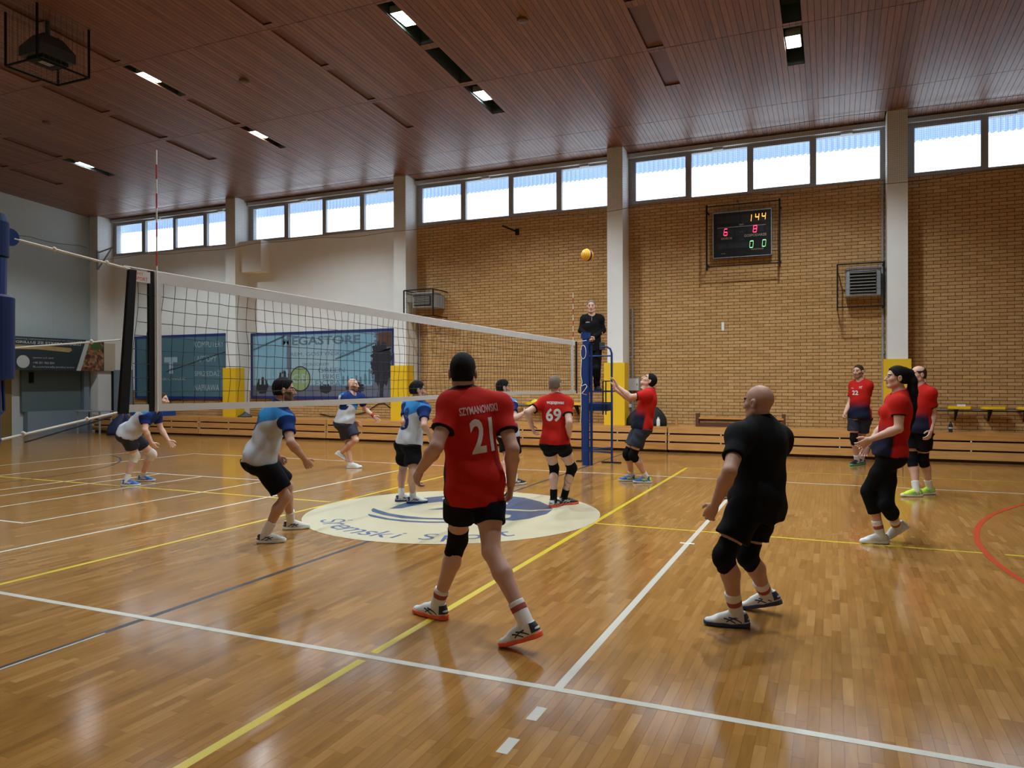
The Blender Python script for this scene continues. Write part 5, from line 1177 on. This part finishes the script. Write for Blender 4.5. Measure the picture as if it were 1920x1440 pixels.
    for q in 'LR':
        sh, el = P['sh'+q], P['el'+q]; t = ((V-sh)@(el-sh))/((el-sh)@(el-sh))/slv; dd = np.linalg.norm(V-(sh+(el-sh)*np.clip(t*slv, 0, 1)[:,None]), axis=1); sl = np.where((dd < .105*s) & (t > 0) & (tdist > .009), np.maximum(sl, np.where(tdist > .024, t, np.minimum(t, .9))), sl)
    so = mk('jacket' if slv > 1 else 'shirt', V, Q, JER[kind], root, {'tc': loc, 'sleeve': sl})
    if prints:
        wp_ = wpos(so); bvh = BVHTree.FromPolygons((V).tolist(), Q.tolist())
        for tx, front, cx_, cz_, h, wd, cm in prints:      # centre: side offset in metres, height along the trunk
            v, f = TEXTS[tx]; v2, t3 = subdivide(v, f, 2 if len(tx) > 3 else 3); v2 = np.array(v2); sx_ = wd/v[:,0].max(); ex = -cs if front else cs; dr = -cf if front else cf
            pts = []
            for p in v2:
                o_ = P['hip']+T*cz_+cs*cx_+ex*(p[0]*sx_-wd/2)+up*(p[1]*h-h/2)-dr*.5
                hit = bvh.ray_cast(Vector(o_), Vector(dr), 1.0); pts.append(np.array(hit[0])-dr*.0035 if hit[0] is not None else o_+dr*.38)
            g_ = G(); g_.add(pts, t3); part('number' if tx.isdigit() else 'zip' if tx == 'T' else 'lettering', g_, CL[cm], so)
    # shorts, tights or trousers
    bk, cutt, drop = bottom; Lo = np.minimum.reduce([P[k] for k in ('hip','knL','knR','anL','anR')])-.2; Hi = np.maximum.reduce([P[k] for k in ('hip','knL','knR','anL','anR')])+.22
    Fp = Field(Lo, Hi, .009); gl = .012+drop
    Fp.add(*ell(P['hip']+pu*.02*s, (.160*b*hw+gl*.8, .122*b+gl*.8, .13*s+gl), PA), k=.04)
    for q in 'LR': Fp.add(*ell(P['hip'+q]-pf*.036*s-pu*.03*s, (.098*b*hw+gl, .094*b+gl, .108*s+gl), PA), k=.04)
    Fp.cut(P['hip']+pu*(top[1].get('hem', -.10)*s+.006), pu)
    for q in 'LR':
        hp, kn, an = P['hip'+q], P['kn'+q], P['an'+q]; g = 1 if build < 1.05 else build
        ct = P['hip'+q]+pu*(top[1].get('hem', -.10)*s+.006), nrm(pu-nrm(kn-hp))
        if kind == 'black': ct = (P['hip'+q]+pu*.3, pu)
        if cutt <= 1: Fp.add(*capped(capped(cone(hp, hp+(kn-hp)*(cutt+.25), .090*b+gl, (.070+.016*(1-cutt))*b+gl*1.25), hp+(kn-hp)*cutt, kn-hp), *ct), k=.025)
        else:
            Fp.add(*capped(cone(hp, hp+(kn-hp)*.55, .090*b*hw+gl*.7, .080*b+gl*.7), *ct), k=.03); Fp.add(*cone(hp+(kn-hp)*.55, kn, .080*b+gl*.7, .064*s*g+gl*.7), k=.03); Fp.add(*cone(kn, kn+(an-kn)*.32-fdir*.014, .062*s*g+gl*.7, .066*s*g+gl*.7), k=.02); Fp.add(*capped(cone(kn, an, .060*s*g+gl*.7, .044*s+gl*.8), kn+(an-kn)*(cutt-1), an-kn), k=.02)
    ph2 = random.random()*6; Fp.ripple(lambda p: (.0045 if drop > .005 else .0015)*np.sin(p@A_(14,10,30)+2*np.sin(p@A_(9,-12,7)+ph2)+ph2)); V, Q = Fp.net()
    pt = mk('trousers' if cutt > 1.8 else 'leggings' if cutt > 1 else 'shorts', V, Q, CL[bk], root)
    for q in 'LR':
        hp, kn, an = P['hip'+q], P['kn'+q], P['an'+q]; g = 1 if build < 1.05 else build
        if q in pads:
            a, c = kn+nrm(hp-kn)*.105*s, kn+nrm(an-kn)*.115*s; Fk = Field(np.minimum.reduce([a, c, kn])-.12, np.maximum.reduce([a, c, kn])+.12, .008)
            Fk.add(*capped(cone(a, kn, .070*s*g, .063*s*g), a-nrm(a-kn)*.005, a-kn), k=.02); Fk.add(*capped(cone(kn, c, .063*s*g, .062*s*g), c-nrm(c-kn)*.005, c-kn), k=.02)
            kf = nrm(nrm(kn-hp)-nrm(an-kn)+fdir*.3); Fk.add(*ell(kn+kf*.022, (.058*s, .05*s, .075*s), np.stack([nrm(np.cross(kf, an-kn)), kf, nrm(an-kn)])), k=.025)
            mk('knee_pad', *Fk.net(), CL[padcol], root)
        if sock:
            h = sock[1]; a = an+nrm(kn-an)*h; Fk = Field(np.minimum(a, an)-.09, np.maximum(a, an)+.09, .007); Fk.add(*capped(cone(an-nrm(kn-an)*.02, a+nrm(kn-an)*.02, .045*s, (.046+.14*(h-.1))*s), a, kn-an), k=.01); so2 = mk('sock', *Fk.net(), CL[sock[0]], root)
            if emblem:
                m_ = an+nrm(kn-an)*.085; tw = nrm(CAM-an); Fe = Field(m_-.08, m_+.08, .005); Fe.add(*cone(an-nrm(kn-an)*.02, a+nrm(kn-an)*.02, .0475*s, (.0485+.14*(h-.1))*s), k=.01); Fe.cut(m_+nrm(kn-an)*.018, kn-an); Fe.cut(m_-nrm(kn-an)*.018, an-kn); Fe.cut(m_+tw*.012, -tw); mk('sock_emblem', *Fe.net(), CL['sockred'], so2)
        ft = feet[q]; d = head_dir(ft[0], ft[1] if len(ft) > 1 else 0); r_, f_, u_ = basis(d, ZUP if abs(d[2]) < .95 else fdir); k = s*1.0
        mw = Matrix(((r_[0]*k, f_[0]*k, u_[0]*k, 0), (r_[1]*k, f_[1]*k, u_[1]*k, 0), (r_[2]*k, f_[2]*k, u_[2]*k, 0), (0,0,0,1))); org = an-u_*.082*s; mw.translation = Vector(org-wpos(root))
        if ft[1:] == () or ft[1] == 0: mw.translation.z = max(mw.translation.z, .0)
        lowz = min((mw@Vector(v)).z for v in SOLE[0][::3])
        if -.08 < lowz < .045: mw.translation.z -= lowz-.001
        o1 = link('shoe', SHOE_ME, root); o1.matrix_local = mw; o1.material_slots[0].link = 'OBJECT'; o1.material_slots[0].material = CL[shoe[0]]
        for nm, me_, cm in (('sole', SOLE_ME, shoe[1]), ('laces', LACE_ME, shoe[2]), ('side_stripe', STRIPE_ME, shoe[3])):
            o2 = link(nm, me_, o1); o2.material_slots[0].link = 'OBJECT'; o2.material_slots[0].material = CL[cm]
    if wristband:
        q, cm = wristband; wr, el = P['wr'+q], P['el'+q]; d = nrm(el-wr); part('wristband', G().tube([wr+d*.01, wr+d*.07], .036*s, 14), CL[cm], root, True)
    return root, P
PERSON_DEBUG = False
PEOPLE = {}
PEOPLE['p21'] = person('player in red shirt number 21 striding away with orange-soled shoes', 1.83, 4.70, -25, (0, 0),
    dict(head=(868,700), neck=(870,744), shL=(846,757), shR=(936,761), elL=(818,838), wrL=(788,882), elR=(961,842), wrR=(958,908), hip=(890,897), knL=(858,1013), anL=(820,1134,'g'), knR=(921,1034), anR=(985,1165,-.30)),
    {'L': (-55, 0), 'R': (-62, -22)}, ('red', {'hem': -.16, 'loose': .022}), ('black', .62, .006), ('short', 'hair_black'), 'mid', pads='L', sock=('white', .13), shoe=('shoewhite', 'orange', 'shoewhite', 'darkshoe'), hands=('relaxed', 'relaxed'), emblem=True,
    prints=[('21', False, .03, .52, .215, .165, 'num'), ('SZYMANOWSKI', False, .03, .83, .050, .27, 'pinkprint')])
PEOPLE['p10'] = person('bald man in all-black kit with black knee pads stepping left', 1.76, 4.85, -45, (-38, 2),
    dict(head=(1422,756), neck=(1428,797), shL=(1387,818), shR=(1461,822), elL=(1368,884), wrL=(1340,948), elR=(1442,898,.16), wrR=(1384,914,.24), hip=(1421,926), knL=(1358,1040), anL=(1381,1150,'g'), knR=(1402,1040), anR=(1438,1118,.28)),
    {'L': (-78, 0), 'R': (-60, -16)}, ('black', {'hem': -.17, 'loose': .028}), ('black', .72, .012), None, 'tan', pads='LR', sock=('white', .16), shoe=('shoewhite', 'navyshoe', 'shoewhite', 'navyshoe'), build=1.06, belly=1.1, emblem=True)
PEOPLE['p12'] = person('woman in red shirt and black leggings with a long black ponytail', 1.72, 7.25, -82, (-80, 6),
    dict(head=(1680,709), neck=(1688,741), shL=(1686,755,-.16), shR=(1676,752,.17), elL=(1685,804,-.20), wrL=(1632,824,-.14), elR=(1655,800,.2), wrR=(1628,836,.16), hip=(1668,846), knL=(1628,921), anL=(1651,1003,'g'), knR=(1662,946), anR=(1683,990,.12)),
    {'L': (-88, 0), 'R': (-80, -34)}, ('red', {'hem': -.05, 'loose': .014, 'sleeve': .5}), ('black', 1.50, .0), ('tail', 'hair_black'), 'fair', sock=('white', .15), shoe=('shoewhite', 'shoewhite', 'shoewhite', 'offwhite'), woman=True, build=1.03, emblem=True)
PEOPLE['p13'] = person('balding red-shirted player with lime shoes and black knee pads', 1.84, 10.35, -118, (-92, 0),
    dict(head=(1721,703), neck=(1725,726), shL=(1744,737), shR=(1706,737), elL=(1750,776), wrL=(1745,808), elR=(1697,776), wrR=(1692,808), hip=(1720,800), knL=(1731,860), anL=(1743,915,'g'), knR=(1710,860), anR=(1718,919,'g')),
    {'L': (-105, 0), 'R': (-90, 0)}, ('red', {'hem': -.09}), ('black', .70, .012), ('sides', 'hair_brown'), 'fair', pads='LR', sock=('white', .13), shoe=('lime', 'shoewhite', 'lime', 'greensole'), build=1.06, belly=1.06,
    prints=[('MT', True, -.08, .78, .04, .05, 'num')])
PEOPLE['p11'] = person('bearded player in red shirt number 22 standing by the stands', 1.92, 13.95, -145, (-125, 0),
    dict(head=(1609,697), neck=(1613,715), shR=(1601,722), shL=(1628,722), elR=(1593,757), wrR=(1584,776), elL=(1627,753), wrL=(1614,777), hip=(1612,778), knR=(1601,822), anR=(1607,863,'g'), knL=(1615,822), anL=(1616,861,'g')),
    {'L': (-115, 0), 'R': (-125, 0)}, ('red', {'hem': -.06}), ('navy', .68, .014), ('buzz', 'hair_brown'), 'fair', pads='R', sock=('white', .12), shoe=('darkshoe', 'greensole', 'darkshoe', 'shoewhite'), beard=.6, haircol=(.05,.025,.015), wristband=('L', 'white'), hands=('relaxed', 'fist'),
    prints=[('22', True, .02, .66, .085, .12, 'num'), ('MT', True, -.075, .82, .045, .05, 'num'), ('select', True, .085, .80, .03, .06, 'num')])
PEOPLE['p9'] = person('player in red shirt and lime-and-blue shoes reaching up to set the ball', 1.80, 11.62, -88, (-85, 42),
    dict(head=(1216,714), neck=(1219,733), shL=(1213,741,-.17), shR=(1208,740,.17), elL=(1182,744,-.16), wrL=(1158,725,-.10), elR=(1180,748,.16), wrR=(1156,732,.10), hip=(1204,797), knL=(1187,853), anL=(1212,895,'g'), knR=(1176,850), anR=(1184,892,'g'), handL=(0,0,.9), handR=(0,0,.9)),
    {'L': (-85, 0), 'R': (-85, 0)}, ('red', {'hem': -.06}), ('navy', .72, .016), ('short', 'hair_black'), 'fair', pads='LR', sock=('white', .10), shoe=('blue', 'shoewhite', 'lime', 'lime'), hands=('up', 'up'))
PEOPLE['p7'] = person('player in red shirt number 69 with tattooed calf seen from behind', 1.74, 9.35, 12, (25, 0),
    dict(head=(1041,722), neck=(1042,745), shL=(1020,755), shR=(1063,755), elL=(988,773), wrL=(998,800), elR=(1067,792), wrR=(1067,818), hip=(1040,826), knL=(1039,878), anL=(1038,938,'g'), knR=(1072,878), anR=(1057,934,'g')),
    {'L': (35, 0), 'R': (75, 0)}, ('red', {'hem': -.05, 'loose': .016}), ('black', .42, .0), ('buzz', 'hair_grey'), 'pale', pads='LR', sock=('black', .14), shoe=('darkshoe', 'orange', 'shoewhite', 'shoewhite'), tattoo='R', build=1.0,
    prints=[('69', False, .0, .60, .165, .195, 'num'), ('WOJDEJEWSKI', False, .015, .87, .042, .22, 'num')])
PEOPLE['p4'] = person('player in white and blue shirt number 8 near the court emblem', 1.70, 9.75, 48, (70, 0),
    dict(head=(784,732), neck=(784,753), shL=(765,760), shR=(796,766), elL=(757,792), wrL=(768,815), elR=(795,798), wrR=(807,818), hip=(767,828), knL=(756,878), anL=(752,929,'g'), knR=(774,886), anR=(774,932,'g')),
    {'L': (70, 0), 'R': (75, 0)}, ('blue', {'hem': -.04}), ('black', .75, .020), ('dark', 'hair_black'), 'mid', sock=('white', .10), shoe=('shoewhite', 'navyshoe', 'shoewhite', 'navyshoe'),
    prints=[('8', False, -.015, .66, .17, .10, 'numblue')])
PEOPLE['p3'] = person('bald bearded man in navy and white shirt at the far side', 1.78, 13.75, 112, (100, 0),
    dict(head=(662,722), neck=(659,740), shR=(644,746), shL=(676,745), elR=(648,773), wrR=(665,789), elL=(684,767), wrL=(702,781), hip=(646,789), knR=(652,826), anR=(658,869,'g'), knL=(667,825), anL=(639,849,.15)),
    {'L': (60, -35), 'R': (85, 0)}, ('blue', {'hem': -.04}), ('navy', .80, .020), None, 'fair', sock=None, shoe=('shoewhite', 'shoewhite', 'shoewhite', 'offwhite'), beard=.75, haircol=(.03,.02,.015), wristband=('L', 'redband'), hands=('open', 'open'))
PEOPLE['p2'] = person('dark-haired bearded player in blue and white shirt crouching at the net', 1.74, 7.42, 58, (72, 0),
    dict(head=(534,732), neck=(522,762), shL=(502,778), shR=(537,785), elR=(545,830), wrR=(572,862), elL=(505,828,.22), wrL=(522,856,.38), hip=(487,858), knR=(536,932), anR=(497,1002,'g'), knL=(540,912), anL=(545,978,'g')),
    {'L': (75, 0), 'R': (80, 0)}, ('blue', {'hem': -.07, 'folds': .008}), ('black', .82, .022), ('dark', 'hair_black'), 'tan', sock=('white', .15), shoe=('offwhite', 'shoewhite', 'offwhite', 'darkshoe'), beard=.8, hands=('fist', 'relaxed'),
    prints=[('1', False, -.06, .60, .15, .05, 'numblue')])
PEOPLE['p1'] = person('player with white knee pads crouching low at the far left', 1.74, 11.45, 75, (85, 0),
    dict(head=(303,750), neck=(288,768), shR=(274,778,-.15), shL=(294,776,.16), elR=(272,806,-.22), wrR=(284,830,-.12), elL=(301,803,.2), wrL=(316,826,.22), hip=(240,812), knR=(254,855), anR=(237,901,'g'), knL=(285,851), anL=(266,893,'g'), lean=.0),
    {'L': (80, 0), 'R': (80, 0)}, ('blue', {'hem': -.05, 'folds': .007}), ('navy', .62, .010), ('buzz', 'hair_brown'), 'pale', pads='LR', padcol='white', sock=('white', .10), shoe=('blue', 'shoewhite', 'shoewhite', 'shoewhite'), beard=.3)
PEOPLE['p5'] = person('dark-haired player in navy and white shirt mostly hidden behind number 21', 1.76, 11.6, 55, (72, 0),
    dict(head=(944,727), neck=(945,746), shL=(930,756), shR=(960,758), elR=(966,784), wrR=(982,774), elL=(925,785), wrL=(935,805), hip=(954,814), knR=(967,856), anR=(965,899,'g'), knL=(950,858), anL=(945,902,'g')),
    {'L': (60, 0), 'R': (60, 0)}, ('blue', {'hem': -.04}), ('black', .75, .016), ('dark', 'hair_black'), 'mid', sock=('white', .10), shoe=('darkshoe', 'shoewhite', 'darkshoe', 'shoewhite'))
PEOPLE['p8'] = person('referee in black tracksuit standing on the umpire chair', 1.80, 14.98, 188, (192, 0),
    dict(head=(1109,575), neck=(1110,593), shR=(1096,598), shL=(1125,598), elR=(1089,620,.0), wrR=(1106,633,-.19), elL=(1131,620,.0), wrL=(1113,633,-.19), hip=(1110,651), knR=(1103,690), anR=(1103,727,.02), knL=(1119,690), anL=(1119,728,-.02)),
    {'L': (165, 0), 'R': (195, 0)}, ('black', {'hem': -.08, 'sleeve': 1.5, 'loose': .024}), ('black', 1.92, .012), ('buzz', 'hair_grey'), 'fair', sock=None, shoe=('darkshoe', 'darkshoe', 'darkshoe', 'darkshoe'), haircol=(.15,.13,.11), hsc=1.12, ground=1.43, hands=('relaxed', 'fist'),
    prints=[('select', True, .08, .80, .025, .08, 'num'), ('T', True, .0, .93, .11, .022, 'num')])
# ball in the air
c = atX(1101, 478, .55); R_ = .105; t = thing('volleyball', c-A_(0,0,R_), 'yellow and dark volleyball flying above the net', 'ball')
M['ballY'] = mat('yellow_ball_panel', (.80,.42,.02), .5); M['ballN'] = mat('dark_ball_panel', (.015,.02,.05), .5); M['ballO'] = mat('orange_ball_panel', (.78,.28,.03), .5)
ax_ = np.stack(basis(nrm(A_(.55,-.3,.2))))
for k in range(9):
    a0, a1 = math.pi*k/9+.012, math.pi*(k+1)/9-.012; g = G(); n = 28; vs = []
    for i in range(5):
        th = a0+(a1-a0)*i/4; rr_ = R_*(1-.012*(abs(i-2)/2)**3)
        for j in range(n): ps_ = 2*math.pi*j/n; vs.append(c+(A_(math.cos(th), math.sin(th)*math.cos(ps_), math.sin(th)*math.sin(ps_))*rr_)@ax_)
    g.add(vs, [(i*n+j, i*n+(j+1) % n, (i+1)*n+(j+1) % n, (i+1)*n+j) for i in range(4) for j in range(n)]); part('panel', g, M['ballY'] if k in (0,1,2,3,7) else M['ballN'] if k in (4,8) else M['ballO'], t, True)
part('bladder', G().lathe(c, [(R_*.985*math.sin(math.pi*i/12)+1e-4, -R_*.985*math.cos(math.pi*i/12)) for i in range(13)], 20), M['ballN'], t, True)
